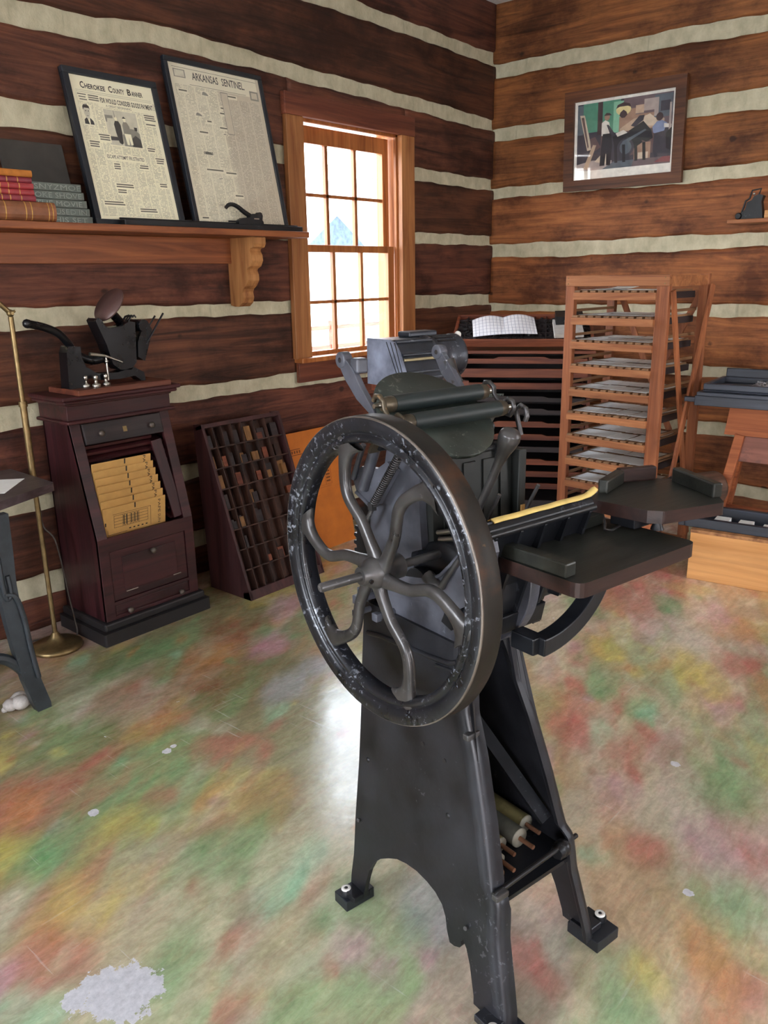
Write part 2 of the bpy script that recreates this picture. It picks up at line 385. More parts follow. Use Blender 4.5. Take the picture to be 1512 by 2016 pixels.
def log_strips(mb, zb, zt, s0, s1, fn, seed, tone, holes=()):
    """one squared log from s0 to s1; zb, zt are functions of s; fn(s, depth, z)"""
    rs = random.Random(seed); ph = [rs.uniform(0, 6.28) for _ in range(8)]; am = [rs.uniform(.3, 1) for _ in range(8)]
    def wob(s, k):
        return (math.sin(s*3.1+ph[k])*.005*am[k] + math.sin(s*7.9+ph[k+1])*.0035*am[k+1] + math.sin(s*19+ph[k+2])*.0028 + math.sin(s*43+ph[k+3])*.0018)
    N = max(4, int((s1-s0)/.045)); V = []
    mb.cur = tone
    for i in range(N+1):
        s = s0+(s1-s0)*i/N
        b = zb(s)+wob(s, 0); t = zt(s)+wob(s, 4); q = .010*math.sin(s*2.3+ph[7]) * .5
        V += [fn(s, .03, b), fn(s, .004+q*.4, b+.006), fn(s, q*.4, b+.022), fn(s, q*.4, (b+t)/2), fn(s, q*.4, t-.022), fn(s, .004+q*.4, t-.006), fn(s, .03, t)]
    F = []
    for i in range(N):
        for k in range(6):
            a = i*7+k; F.append((a, a+1, a+8, a+7))
    F.append(list(range(7))); F.append([N*7+k for k in range(7)])
    mb.add(V, F, 0, True); mb.cur = (1, 1, 1, 1)

def lin(*pts):
    def f(s):
        if s <= pts[0][0]: return pts[0][1]
        for (a, u), (b, v) in zip(pts, pts[1:]):
            if s <= b: return u+(v-u)*(s-a)/(b-a)
        return pts[-1][1]
    return f
# chinking bands of the window wall: (low, high) as functions of x
BL = [(lin((1, .13), (2.4, .146), (5, .13)), lin((1, .24), (2.4, .225), (5, .21))),
      (lin((1, .53), (2.33, .50), (5, .51)), lin((1, .588), (2.33, .575), (5, .57))),
      (lin((1, .877), (2.28, .881), (5, .86)), lin((1, .966), (2.28, .952), (3.1, .942), (5, .93))),
      (lin((1, 1.255), (2.08, 1.278), (5, 1.237)), lin((1, 1.36), (2.08, 1.332), (5, 1.313))),
      (lin((1, 1.63), (5, 1.638)), lin((1, 1.70), (5, 1.697))),
      (lin((1, 2.03), (3.0, 2.004), (5, 1.998)), lin((1, 2.125), (3.0, 2.089), (5, 2.056))),
      (lin((1, 2.37), (2.1, 2.376), (2.34, 2.424), (5, 2.362)), lin((1, 2.45), (2.1, 2.458), (2.34, 2.493), (5, 2.43))),
      (lin((1, 2.80), (5, 2.758)), lin((1, 2.90), (5, 2.822)))]
BR = [(lin((1, .13), (3.3, .13)), lin((1, .20), (3.3, .20))), (lin((1, .485), (3.3, .50)), lin((1, .56), (3.3, .57))),
      (lin((1, .83), (3.3, .84)), lin((1, .896), (3.3, .90))), (lin((1, 1.187), (3.3, 1.197)), lin((1, 1.252), (3.3, 1.243))),
      (lin((1, 1.572), (2.4, 1.56), (3.3, 1.555)), lin((1, 1.643), (3.3, 1.640))), (lin((1, 1.948), (3.3, 1.936)), lin((1, 2.014), (3.3, 1.998))),
      (lin((1, 2.285), (1.5, 2.285), (3.3, 2.30)), lin((1, 2.382), (1.5, 2.382), (3.3, 2.369))), (lin((1, 2.653), (3.3, 2.686)), lin((1, 2.73), (3.3, 2.765)))]
OX0, OX1, OZ0, OZ1 = 3.165, 4.005, 1.0, 2.27          # window opening in the log wall
wl = MB()
fnL = lambda s, d, z: (s, W+d, z)
for k in range(len(BL)+1):
    zb = BL[k-1][1] if k > 0 else (lambda s: 0.0)
    zt = BL[k][0] if k < len(BL) else (lambda s: CEIL+.05)
    rs = random.Random(50+k); t = rs.uniform(.72, 1.12); tone = (t, t*rs.uniform(.92, 1.02), t*rs.uniform(.88, 1.02), 1)
    lo, hi = zb(3.5), zt(3.5)
    a, b = OX0-.05, OX1+.05
    if hi > OZ0+.02 and lo < OZ1-.02:
        log_strips(wl, zb, zt, X0, a, fnL, k*3, tone); log_strips(wl, zb, zt, b, XW+.02, fnL, k*3+1, tone)
        if hi > OZ1+.01: log_strips(wl, lambda s: OZ1, zt, a, b, fnL, k*3+2, tone)
        if lo < OZ0-.01: log_strips(wl, zb, lambda s: OZ0-.01, a, b, fnL, k*3+2, tone)
    else:
        log_strips(wl, zb, zt, X0, XW+.02, fnL, k*3, tone)
for (a, b, c_, d) in ((X0-.16, OX0, 0, CEIL+.05), (OX1, XW+.16, 0, CEIL+.05), (OX0, OX1, 0, OZ0), (OX0, OX1, OZ1, CEIL+.05)):
    wl.box(a, b, W+.016, W+.17, c_, d, 1)
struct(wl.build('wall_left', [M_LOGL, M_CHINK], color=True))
wr = MB()
fnR = lambda s, d, z: (XW+d, s, z)
for k in range(len(BR)+1):
    zb = BR[k-1][1] if k > 0 else (lambda s: 0.0)
    zt = BR[k][0] if k < len(BR) else (lambda s: CEIL+.05)
    rs = random.Random(90+k); t = rs.uniform(.82, 1.15); tone = (t, t*rs.uniform(.93, 1.03), t*rs.uniform(.9, 1.05), 1)
    log_strips(wr, zb, zt, Y0, W+.02, fnR, 200+k, tone)
wr.box(XW+.016, XW+.17, Y0-.16, W+.16, 0, CEIL+.05, 1)
struct(wr.build('wall_right', [M_LOGR, M_CHINK], color=True))
# walls behind the camera, with their own windows
M_BACK = wood('plank_wall', '#96623e', '#5c3822', 'X', .6, .6)
def wall_with_holes(name, horiz, pos, thick, s0, s1, holes):
    mb = MB(); xs = sorted({s0, s1, *[h[0] for h in holes], *[h[1] for h in holes]})
    for a, b in zip(xs, xs[1:]):
        mid = (a+b)/2; hs = sorted([h for h in holes if h[0] < mid < h[1]], key=lambda h: h[2]); z = 0
        for h in hs + [(0, 0, CEIL+.05, CEIL+.05)]:
            if h[2] > z+1e-4:
                if horiz: mb.box(a, b, pos, pos+thick, z, h[2])
                else: mb.box(pos, pos+thick, a, b, z, h[2])
            z = h[3]
    return struct(mb.build(name, M_BACK))
HB = [(1.2, 2.7, .75, 2.35), (-1.9, -.6, .0, 2.15)]
HF = [(-.6, .7, .9, 2.2), (3.0, 4.3, .9, 2.2)]
wall_with_holes('wall_back', False, X0-.16, .16, Y0-.16, W+.16, HB)
wall_with_holes('wall_front', True, Y0-.16, .16, X0-.0, XW+.16, HF)
cb = MB(); cb.box(X0-.2, XW+.2, Y0-.2, W+.2, CEIL, CEIL+.1)
struct(cb.build('ceiling', plain('ceiling_paint', '#d9dad8', .85)))
# ------------------------------------------------------------------ shared materials
M_CASING = wood('window_casing_wood', '#b9804f', '#8a5430', 'Z', .8, .45)
M_CASINGH = wood('window_head_wood', '#8a5038', '#5e3024', 'X', .8, .5)
M_SASH = wood('sash_wood', '#c07c46', '#8e5128', 'Z', .8, .4)
M_SHELF = wood('shelf_pine', '#a8653a', '#6b3620', 'X', .7, .5)
M_BRACKET = wood('bracket_pine', '#c08a55', '#8f5c34', 'Z', .9, .5)
M_MAHOG = wood('mahogany', '#471f24', '#230e12', 'Z', .8, .42)
M_MAHOGX = wood('mahogany_rail', '#4c2326', '#261013', 'X', .8, .42)
M_DARKBASE = plain('black_paint', '#1c191b', .55)
M_CEDAR = wood('cedar', '#b97c50', '#875030', 'Y', .9, .55)
M_CEDARZ = wood('cedar_post', '#a96842', '#7a452b', 'Z', .9, .55)
M_CASEWOOD = wood('case_wood', '#8a4c32', '#57291c', 'X', .8, .5)
M_CASEDARK = wood('inked_case_wood', '#3a3031', '#1d181a', 'X', .8, .55)
M_TYPECASE = wood('old_case_partition', '#4b2e22', '#241713', 'Z', .9, .65)
M_PLY = wood('fir_plywood', '#dca468', '#bf8549', 'Y', .45, .5)
M_TRESTLE = wood('rough_trestle_wood', '#b56a40', '#84472a', 'Y', .8, .7)
M_BLACKFRAME = plain('black_frame_paint', '#1d2128', .42)
M_BLACKIRON = iron('black_iron', '#17181b', '#4c4e55', .4, .1)
M_STEEL = plain('bright_steel', '#b9b6ae', .28, 1.0)
M_BRASS = plain('aged_brass', '#85714e', .40, .85, var=.25)
M_PAPER = plain('paper', '#e6e6e4', .85, var=.04)
M_KRAFT = plain('kraft_paper', '#c59a5a', .85, var=.10, scale=18)
M_INK = plain('printing_ink', '#2a2824', .8)
M_INKSOFT = plain('faded_ink', '#6b675a', .85)
M_RED = plain('red_leather', '#962d33', .45, var=.25)
M_GOLD = plain('gold_tooling', '#c79b52', .4, .5)
M_RUBBER = plain('ink_roller_rubber', '#1a2425', .5, var=.15)

# ------------------------------------------------------------------ the window
J0, J1 = 3.185, 3.985          # jamb faces
win = MB()
win.box(OX0-.02, J0, W-.012, W+.17, 1.0, 2.27); win.box(J1, OX1+.02, W-.012, W+.17, 1.0, 2.27)
win.box(OX0, OX1, W-.012, W+.17, 2.232, 2.27); win.box(OX0, OX1, W+.02, W+.19, .99, 1.022)
win.box(3.968, 3.985, W+.004, W+.022, 1.022, 2.232); win.box(J0, J0+.017, W+.004, W+.022, 1.022, 2.232)   # inner stops
win.box(J0, J1, W+.004, W+.022, 2.215, 2.232)
w1 = struct(win.build('window_1', M_SASH, bevel=.002))
tr = MB()
tr.box(3.07, J0+.004, W-.032, W-.002, 1.022, 2.228); c1 = tr.build('casing', M_CASING, w1, .003)
tr = MB(); tr.box(J1-.004, 4.102, W-.032, W-.002, 1.022, 2.228); tr.build('casing', M_CASING, w1, .003)
tr = MB(); tr.box(3.062, 4.102, W-.036, W-.002, 2.228, 2.332); tr.build('head_casing', M_CASINGH, w1, .003)
tr = MB(); tr.box(3.085, 4.095, W-.06, W+.02, 1.0, 1.026); tr.build('window_sill', M_SASH, w1, .004)
tr = MB(); tr.box(3.09, 4.085, W-.026, W-.002, .893, 1.0); tr.build('apron', M_CASINGH, w1, .003)
def sash(z0, z1, y, rail_top, rail_bot, name):
    s = MB(); gx0, gx1 = 3.215, 3.912; d = .032
    s.box(J0+.002, gx0, y, y+d, z0, z1); s.box(gx1, J1-.02, y, y+d, z0, z1)
    s.box(gx0, gx1, y, y+d, z1-rail_top, z1); s.box(gx0, gx1, y, y+d, z0, z0+rail_bot)
    o = s.build(name, M_SASH, w1, .002)
    mu = MB(); p = (gx1-gx0)/3
    for k in (1, 2): mu.box(gx0+p*k-.011, gx0+p*k+.011, y+.004, y+d-.004, z0, z1)
    zm = (z0+rail_bot+z1-rail_top)/2
    mu.box(gx0, gx1, y+.004, y+d-.004, zm-.009, zm+.009)
    mu.build('muntins', M_SASH, o, .002)
    g = MB(); g.box(gx0-.005, gx1+.005, y+.016, y+.019, z0+.01, z1-.01); g.build('pane', M_GLASS, o)
mg = NT('window_glass'); tb = mg.n('ShaderNodeBsdfTransparent'); gb = mg.n('ShaderNodeBsdfGlossy'); gb.inputs['Roughness'].default_value = .02
mx = mg.n('ShaderNodeMixShader'); mx.inputs[0].default_value = .06; mg.l(tb.outputs[0], mx.inputs[1]); mg.l(gb.outputs[0], mx.inputs[2])
mg.l(mx.outputs[0], mg.out.inputs[0]); M_GLASS = mg.mat
sash(1.582, 2.21, W+.06, .085, .034, 'upper_sash')
sash(1.024, 1.614, W+.024, .038, .024, 'lower_sash')
# windows behind the camera
def back_window(name, a, b, z0, z1, pos, horiz):
    m = MB()
    def bx(p, q, r, s_, d0=-.18, d1=.02):
        if horiz: m.box(p, q, pos+d0, pos+d1, r, s_)
        else: m.box(pos+d0, pos+d1, p, q, r, s_)
    bx(a, a+.05, z0, z1); bx(b-.05, b, z0, z1); bx(a, b, z1-.05, z1); bx(a, b, z0, z0+.05)
    for k in (1, 2): bx(a+(b-a)*k/3-.012, a+(b-a)*k/3+.012, z0, z1, -.1, -.07)
    bx(a, b, (z0+z1)/2-.02, (z0+z1)/2+.02, -.1, -.07)
    o = struct(m.build(name, M_SASH))
    g = MB()
    if horiz: g.box(a+.04, b-.04, pos-.087, pos-.083, z0+.04, z1-.04)
    else: g.box(pos-.087, pos-.083, a+.04, b-.04, z0+.04, z1-.04)
    g.build('pane', M_GLASS, o)
back_window('window_2', *HB[0], X0, False)
back_window('window_3', *HF[0], Y0, True); back_window('window_4', *HF[1], Y0, True)
dm = MB(); dm.box(X0-.16, X0+.02, HB[1][0], HB[1][0]+.06, 0, 2.15); dm.box(X0-.16, X0+.02, HB[1][1]-.06, HB[1][1], 0, 2.15); dm.box(X0-.16, X0+.02, HB[1][0], HB[1][1], 2.08, 2.15)
d1 = struct(dm.build('door_1', M_SASH))
dl = MB(); dl.box(X0-1.2, X0-.17, HB[1][0]+.02, HB[1][0]+.065, .01, 2.1); struct(dl.build('door_leaf', M_CASINGH, d1))

# ------------------------------------------------------------------ outdoors, seen burnt out through the panes
gm = MB(); gm.box(-30, 40, W+.2, 45, -.5, -.35); gm.box(-40, X0-.2, -30, W+.2, -.5, -.35); gm.box(X0-.2, 40, -30, Y0-.2, -.5, -.35); gm.box(XW+.2, 40, Y0-.2, W+.2, -.5, -.35)
gr = gm.build('ground', plain('pale_gravel', '#cfcbc2', .9)); struct(gr)
# a gabled house across the yard
hs = thing('house', (24.5, 24.0, -.35), 'pale house with a blue-grey gable seen through the window panes', 'house', R(0))
hb = MB(); hb.box(-3.2, 2.6, 0, 5, 0, 3.1); hb.build('wall', plain('pale_siding', '#d8d4cc', .9), hs)
hb = MB(); hb.prism([(-3.5, 3.0), (2.5, 3.0), (-.6, 5.1)], lambda a, b, t: (a, t, b), -.1, 0.1); hb.build('gable', plain('blue_grey_shingle', '#5b6a86', .9, var=.3, scale=6), hs)
hb = MB()
hb.bar((-.6, -.4, 5.2), (3.4, -.4, 2.65), 5.8, .12, (0, 0, 1)); hb.bar((-.6, -.4, 5.2), (-4.2, -.4, 2.75), 5.8, .12, (0, 0, 1)); hb.build('roof', plain('pale_roof_metal', '#c9ccd2', .6), hs)
fe = thing('fence', (13.5, 11.5, -.35), 'low rail fence in the bright yard outside the window', 'fence')
for k in range(6):
    q = MB(); q.box(-2.5+k*.95, -2.42+k*.95, 0, .08, 0, .95); q.build('post', M_CASINGH, fe)
q = MB(); q.box(-2.5, 2.3, .02, .05, .78, .86); q.box(-2.5, 2.3, .02, .05, .4, .48); q.build('rails', M_CASINGH, fe)

# ------------------------------------------------------------------ light: the sky, and daylight at each opening
wd = bpy.data.worlds.new('world'); SC.world = wd; wd.use_nodes = True
nt = wd.node_tree; nt.nodes.clear()
tc = nt.nodes.new('ShaderNodeTexCoord'); sx = nt.nodes.new('ShaderNodeSeparateXYZ'); nt.links.new(tc.outputs['Generated'], sx.inputs[0])
rp = nt.nodes.new('ShaderNodeValToRGB'); rp.color_ramp.elements[0].position = .0; rp.color_ramp.elements[0].color = (1, 1, 1, 1)
rp.color_ramp.elements[1].position = .9; rp.color_ramp.elements[1].color = (.62, .78, 1, 1); nt.links.new(sx.outputs[2], rp.inputs[0])
bg = nt.nodes.new('ShaderNodeBackground'); bg.inputs['Strength'].default_value = 16.0
nt.links.new(rp.outputs[0], bg.inputs[0]); ow = nt.nodes.new('ShaderNodeOutputWorld'); nt.links.new(bg.outputs[0], ow.inputs[0])
def area(name, loc, direction, sx_, sy_, power, color, portal=False):
    L = bpy.data.lights.new(name, 'AREA'); L.shape = 'RECTANGLE'; L.size = sx_; L.size_y = sy_; L.energy = power; L.color = color
    if portal: L.cycles.is_portal = True
    o = bpy.data.objects.new(name, L); COL.objects.link(o); o.location = loc
    o.rotation_euler = Vector(direction).to_track_quat('-Z', 'Y').to_euler()
    return o
area('window_portal', ((J0+J1)/2, W+.2, 1.62), (0, -1, 0), J1-J0, 1.24, 1, (1, 1, 1), True)
area('daylight_side_window', (X0-.2, 1.95, 1.55), (1, 0, -.05), 1.5, 1.6, 76, (.86, .93, 1))
area('daylight_doorway', (X0-.2, -1.25, 1.1), (1, .1, 0), 1.3, 2.1, 74, (.97, .97, 1))
area('daylight_front_window', (.05, Y0-.2, 1.55), (0, 1, -.05), 1.3, 1.3, 14, (1, .96, .9))
area('daylight_front_window', (3.65, Y0-.2, 1.55), (0, 1, -.05), 1.3, 1.3, 16, (1, .96, .9))
SC.view_settings.view_transform = 'Standard'; SC.view_settings.look = 'None'; SC.view_settings.gamma = 1; SC.view_settings.exposure = 0.15
SC.view_settings.use_curve_mapping = False
SC.cycles.use_denoising = True
try: SC.cycles.denoiser = 'OPENIMAGEDENOISE'
except Exception: pass
SC.cycles.max_bounces = 10; SC.cycles.diffuse_bounces = 5; SC.cycles.sample_clamp_indirect = 8
# ------------------------------------------------------------------ the treadle printing press
# local axes: u runs along the roller axis (away to the right), v from operator to the rear, z up
PO = (1.1, 1.1, 0.0); PT = R(-11.5)
PA = Vector((math.cos(PT), math.sin(PT), 0)); PB = Vector((-math.sin(PT), math.cos(PT), 0))
def pworld(u, v, z): return PA*u + PB*v + Vector((0, 0, z))
press = thing('printing_press', pworld(*PO), 'black cast-iron treadle printing press with spoked flywheel in the middle of the room', 'printing press', PT)
M_IRON = iron('press_iron', '#232429', '#5c5d64', .38, .05, None, .5, .35)
M_IRONDK = iron('dark_press_iron', '#16181d', '#44474f', .40, .08, None, .5, .3)
M_RIM = iron('flywheel_paint', '#191b21', '#8f95a2', .30, .68, None, .6, .3, 1.5)
M_BARE = iron('worn_spoke_iron', '#474647', '#85848a', .34, .25, None, .55, .6)
M_RUST = iron('browned_rim_edge', '#1f1c19', '#5a4028', .5, .4, '#4a3020', .4, .3)
M_WORNEDGE = iron('worn_bright_edge', '#6d6660', '#a58f78', .35, .3, None, .5, .6)
M_BED = iron('oily_bed_iron', '#191b1a', '#3a3c34', .38, .1, '#2e2014', .5, .2)
M_DISC = iron('ink_disc_iron', '#333a36', '#7d8078', .38, .42, None, .5, .25)
M_PLATE = iron('grey_side_casting', '#4a4c55', '#7d808a', .42, .06, None, .5, .2)
M_BOARD = wood('black_feed_board', '#30322d', '#191b19', 'X', .8, .38, contrast=.8)
M_BOARDED = wood('feed_board_edge', '#382420', '#1a1110', 'X', .9, .42)
M_LATHE = plain('pale_nylon', '#e2e0dc', .4)

def P(): return MB(PO)
def vf(z):          # front edge of the base castings
    return lin((0, .836), (.05, .84), (.104, .853), (.2, .878), (.24, .881), (.28, .886), (.296, .906), (.411, .938), (.541, .981), (.621, 1.015), (.75, 1.035), (.9, 1.04))(z)
UL = lambda z: .93+.0933*z
UR = lambda z: 1.272-.1*z
def side(Uf, dv, inn):
    """cast side of the base: arched plate with a flange turned inward along its front edge"""
    zt = .755
    out = [(1.348, .028), (1.348, .065), (1.343, .124), (1.345, .23), (1.343, .365), (1.346, .49), (1.352, .6), (1.357, zt)]
    zs = [zt, .70, .621, .541, .475, .411, .35, .296, .286, .276, .24, .2, .15, .104, .056, .028]
    front = [(vf(z)+.032, z) for z in zs]
    arch = [(.925, .028), (.927, .046), (.945, .106), (.958, .135), (.969, .148), (.975, .142), (.972, .131), (.977, .124), (.992, .117), (1.006, .116), (1.017, .139), (1.024, .165), (1.037, .186), (1.06, .201), (1.088, .209), (1.122, .213), (1.156, .21), (1.188, .202), (1.216, .187), (1.245, .168), (1.269, .142), (1.282, .115), (1.289, .088), (1.295, .05), (1.297, .028)]
    p = P()
    p.prism(out + front + arch, lambda a, b, t: (Uf(b)+t*inn, a+dv*(1-.0*b), b), 0, .012)
    zs2 = [zt - (zt-.028)*k/60 for k in range(61)]
    V = []
    for z in zs2:
        v = vf(z)+dv; u = Uf(z)
        wd = .037 if z > .30 else (.031 if z > .26 else .035)
        V += [(u, v+.034, z), (u+inn*.0006, v+.024, z), (u+inn*.003, v+.014, z), (u+inn*.008, v+.006, z), (u+inn*.015, v+.0015, z), (u+inn*.024, v, z), (u+inn*wd, v, z), (u+inn*wd, v+.010, z), (u+inn*.012, v+.034, z)]
    n = len(zs2); K_ = 9
    p.add(V, [(i*K_+k, i*K_+k+1, (i+1)*K_+k+1, (i+1)*K_+k) for i in range(n-1) for k in range(6)], 0, True)
    p.add(V, [(i*K_+k, i*K_+(k+1) % K_, (i+1)*K_+(k+1) % K_, (i+1)*K_+k) for i in range(n-1) for k in range(6, 9)], 0, False)
    p.add(V[:K_], [tuple(range(K_))], 0); p.add(V[-K_:], [tuple(range(K_))[::-1]], 0)
    # back flange
    p.prism([(1.335, .12), (1.35, .12), (1.352, .74), (1.338, .74)], lambda a, b, t: (Uf(b)+t*inn, a+dv, b), .01, .034)
    # feet turned out over the blocks
    for v0 in (.872, 1.322):
        u = Uf(.03)
        p.cbox((u+inn*(-.002), v0+dv, .036), (.05, .05, .016))
    return p
lf = side(UL, 0, 1)
# strengthening bead across the upper plate
path = [(1.336, .686), (1.29, .694), (1.2, .70), (1.12, .706), (1.07, .712), (1.05, .722)]
lf.tube([(UL(z)-.001, v, z) for v, z in path], .006, 8)
lf.tube([(UL(z)-.001, v, z) for v, z in [(1.05, .80), (1.045, .74), (1.06, .70), (1.11, .694)]], .004, 6)
L_side = lf.build('side_frame', M_IRON, press, .0015, 1)
for (v, z) in ((1.132, .509), (1.064, .503)):
    q = P(); q.lathe([(.0055, -.0016), (.0055, .0005)], (UL(z), v, z), (1, 0, 0), 12); q.build('bolt_hole', M_DARKBASE, L_side)
for (v, z) in ((1.311, .385), (1.041, .391)):
    q = P(); q.lathe([(.0, -.002), (.006, -.0015), (.0065, .001)], (UL(z), v, z), (1, 0, 0), 12); q.build('rivet', M_IRON, L_side)
for (v, z) in ((1.328, .222), (.962, .182)):
    q = P(); q.tube([(UL(z)-.007, v-.002, z+.003), (UL(z)+.002, v, z)], .0045, 8); q.build('peg', M_BARE, L_side)
for (v, z) in ((1.002, .583), (.889, .297)):
    q = P(); q.cbox((UL(z)+.010, v+.004, z), (.034, .016, .014)); q.build('bolt_head', M_BARE, L_side, .003)
rf = side(UR, .04, -1); R_side = rf.build('side_frame', M_IRON, press, .0015, 1)
# blocks under the feet with their pale lag bolts
for (u, v, w, d) in ((.936, 1.338, .082, .05), (.938, .852, .085, .055), (1.29, .905, .075, .085), (1.285, 1.375, .08, .06)):
    q = P(); q.box(u-w/2, u+w/2, v-d/2, v+d/2, 0, .028)
    fp = q.build('foot_block', M_BLACKFRAME, press, .002)
    s = -1 if u < 1.1 else 1
    q = P(); q.lathe([(.015, 0), (.015, .010), (.013, .014)], (u+s*.024, v, .028), (0, 0, 1), 16); q.build('foot_lug', M_IRONDK, fp)
    q = P(); q.lathe([(.0, .0005), (.0035, .0005), (.0045, .003), (.0115, .0025), (.0118, 0)], (u+s*.024, v, .0425), (0, 0, 1), 20)
    fb_ = q.build('washer', M_LATHE, fp); fb_['label'] = 'pale washer'
    q = P(); q.lathe([(.0042, 0), (.0042, .0035), (.002, .005)], (u+s*.024, v, .0425), (0, 0, 1), 6); q.build('lag_bolt', M_BLACKIRON, fp)
# arched front panel joining the two sides
p = P(); N = 26; top = .80; V = []
def lip(f):        # lower edge of the panel across its width, f in 0..1
    k = abs(2*f-1); return .735 - .30*max(0, (k-.28)/.72)**2.6
for i in range(N+1):
    f = i/N; zl = lip(f)
    for z in (zl, top):
        u = UL(z)+.01 + (UR(z)-UL(z)-.02)*f; v = vf(z) + .012 + .04*f
        V += [(u, v, z), (u, v+.014, z)]
p.add(V, [f for i in range(N) for f in ((i*4, i*4+2, i*4+6, i*4+4), (i*4+1, i*4+5, i*4+7, i*4+3), (i*4, i*4+4, i*4+5, i*4+1), (i*4+2, i*4+3, i*4+7, i*4+6))], 0)
p.build('front_panel', M_IRON, press)
p = P(); p.box(UL(.75)+.012, UR(.75)-.012, 1.335, 1.347, .14, .76); p.build('back_panel', M_IRONDK, press)
p = P(); p.box(UL(.23)+.011, UR(.23)-.011, .928, 1.335, .222, .232); p.build('base_shelf', M_IRONDK, press)
p = P(); p.bar((1.10, 1.30, .66), (1.205, .985, .30), .03, .012, (0, -1, 0)); p.build('cross_brace', M_IRONDK, press)
p = P(); p.tube([(UL(.3)-.006, .897, .302), (UR(.27)+.004, .935, .268)], .0055, 10); tie = p.build('tie_rod', M_BLACKIRON, press)
p = P(); p.lathe([(.016, -.012), (.018, 0), (.016, .012)], (1.185, .928, .266), (.99, .13, 0), 6); p.build('nut', M_BLACKIRON, tie)
p = P(); p.ball((1.2, .932, .262), .02, 10); p.build('collar', M_BLACKIRON, tie)
# upper castings that carry the bed
main = [(1.317, .745), (1.314, .851), (1.338, .918), (1.337, .969), (1.32, .995), (1.296, 1.027), (1.286, 1.07), (1.278, 1.11), (1.26, 1.13), (1.233, 1.139), (1.20, 1.125), (1.174, 1.101), (1.176, 1.003), (1.169, .921), (1.185, .914), (1.2, .908), (1.203, .892), (1.193, .878), (1.17, .868), (1.142, .865), (1.11, .84), (1.06, .80), (1.03, .76), (1.03, .74)]
p = P(); p.prism(main, lambda a, b, t: (t, a, b), 1.008, 1.026); p.build('upper_side_casting', M_PLATE, press, .004)
p = P(); p.prism(main, lambda a, b, t: (t, a+.02, b), 1.215, 1.235); p.build('upper_side_casting', M_IRONDK, press, .003)
p = P(); p.prism([(1.30, .755), (1.03, .755), (1.02, .80), (1.1, .805), (1.3, .79)], lambda a, b, t: (t, a, b), 1.026, 1.215); p.build('saddle_casting', M_IRONDK, press, .004)
rock = [(1.113, .88), (1.085, .897), (1.055, .927), (1.028, .958), (1.002, .991), (.985, 1.015), (.971, 1.027), (.958, 1.0), (.951, .975), (.965, .92), (.993, .87), (1.03, .845), (1.069, .836), (1.13, .826), (1.2, .812), (1.293, .799), (1.288, .826), (1.257, .844), (1.2, .862), (1.15, .872)]
p = P(); p.prism(rock, lambda a, b, t: (t, a, b), .984, 1.002); p.tube([(.983, a, b) for a, b in rock[:7]], .0045, 6); p.build('rocker_arm', M_PLATE, press, .004)
p = P(); p.tube([(.978, 1.118, .888), (.978, 1.095, .876), (.978, 1.075, .878), (.978, 1.062, .90), (.98, 1.03, .945)], [.014, .013, .008, .006, .005], 8); p.build('rocker_hook', M_BARE, press)
p = P(); p.lathe([(.034, 0), (.034, .02), (.026, .024), (.026, .05)], (.985, 1.16, .855), (1, 0, 0), 20); p.build('shaft_bearing', M_IRONDK, press)
# rods glimpsed through the wheel
for (a, b) in (((1.03, 1.145, .958), (1.03, 1.03, .995)), ((1.03, 1.14, .945), (1.03, 1.03, .975))):
    p = P(); p.tube([a, b], .0055, 8); p.build('link_rod', M_STEEL, press)
# rear bracket with its bars and coil spring
brk = [(1.367, 1.049), (1.34, 1.065), (1.287, 1.069), (1.255, 1.09), (1.229, 1.074), (1.289, .993), (1.312, .985), (1.36, 1.006), (1.372, 1.03)]
p = P(); p.prism(brk, lambda a, b, t: (t, a, b), .99, 1.004); p.tube([(.989, 1.36, 1.006), (.989, 1.312, .985), (.989, 1.289, .993)], .005, 6); bk = p.build('spring_bracket', M_PLATE, press, .004)
p = P(); p.ball((.988, 1.33, 1.03), .012, 10, (.5, 1, 1)); p.build('pivot_boss', M_PLATE, bk)
for (a, b, r) in (((.985, 1.325, 1.115), (.985, 1.365, 1.035), .006), ((.985, 1.285, 1.115), (.985, 1.33, 1.02), .012)):
    p = P(); p.tube([a, b], r, 8); p.build('lift_bar', M_PLATE, press)
p = P(); hel = []; a0, b0 = Vector((.972, 1.195, 1.112)), Vector((.972, 1.278, 1.0)); ax = (b0-a0).normalized(); n1 = ax.orthogonal().normalized(); n2 = ax.cross(n1)
for i in range(26*9+1):
    t = i/(26*9); an = 2*PI*26*t; hel.append(a0+(b0-a0)*t + (n1*math.cos(an)+n2*math.sin(an))*.0075)
p.tube(hel, .0021, 5); p.build('coil_spring', M_BARE, press)
p = P(); p.cbox((.975, 1.287, .992), (.012, .014, .016)); p.tube([(.975, 1.285, .99), (.975, 1.32, .935)], .005, 7); p.build('spring_anchor', M_BARE, press)
# bed
p = P(); p.prism([(1.150, .82), (1.176, .82), (1.186, 1.10), (1.160, 1.10)], lambda a, b, t: (t, a, b), 1.027, 1.262)
for u in (1.07, 1.125, 1.18, 1.23): p.prism([(1.146, .83), (1.153, .83), (1.163, 1.085), (1.156, 1.085)], lambda a, b, t: (t, a, b), u-.016, u+.016)
bed = p.build('bed', M_BED, press, .004)
p = P(); p.tube([(1.02, 1.166, 1.104), (1.20, 1.166, 1.104)], .009, 10); p.cbox((1.215, 1.163, 1.098), (.03, .03, .03)); p.build('bed_hook', M_BLACKIRON, bed, .003)
p = P(); p.box(1.25, 1.272, 1.135, 1.18, .93, 1.095); p.build('bed_rail', M_BED, bed, .003)
p = P(); p.box(1.257, 1.268, 1.132, 1.1355, .952, .975); st_ = p.build('paper_tag', M_KRAFT, bed); st_['label'] = 'small yellow tag'
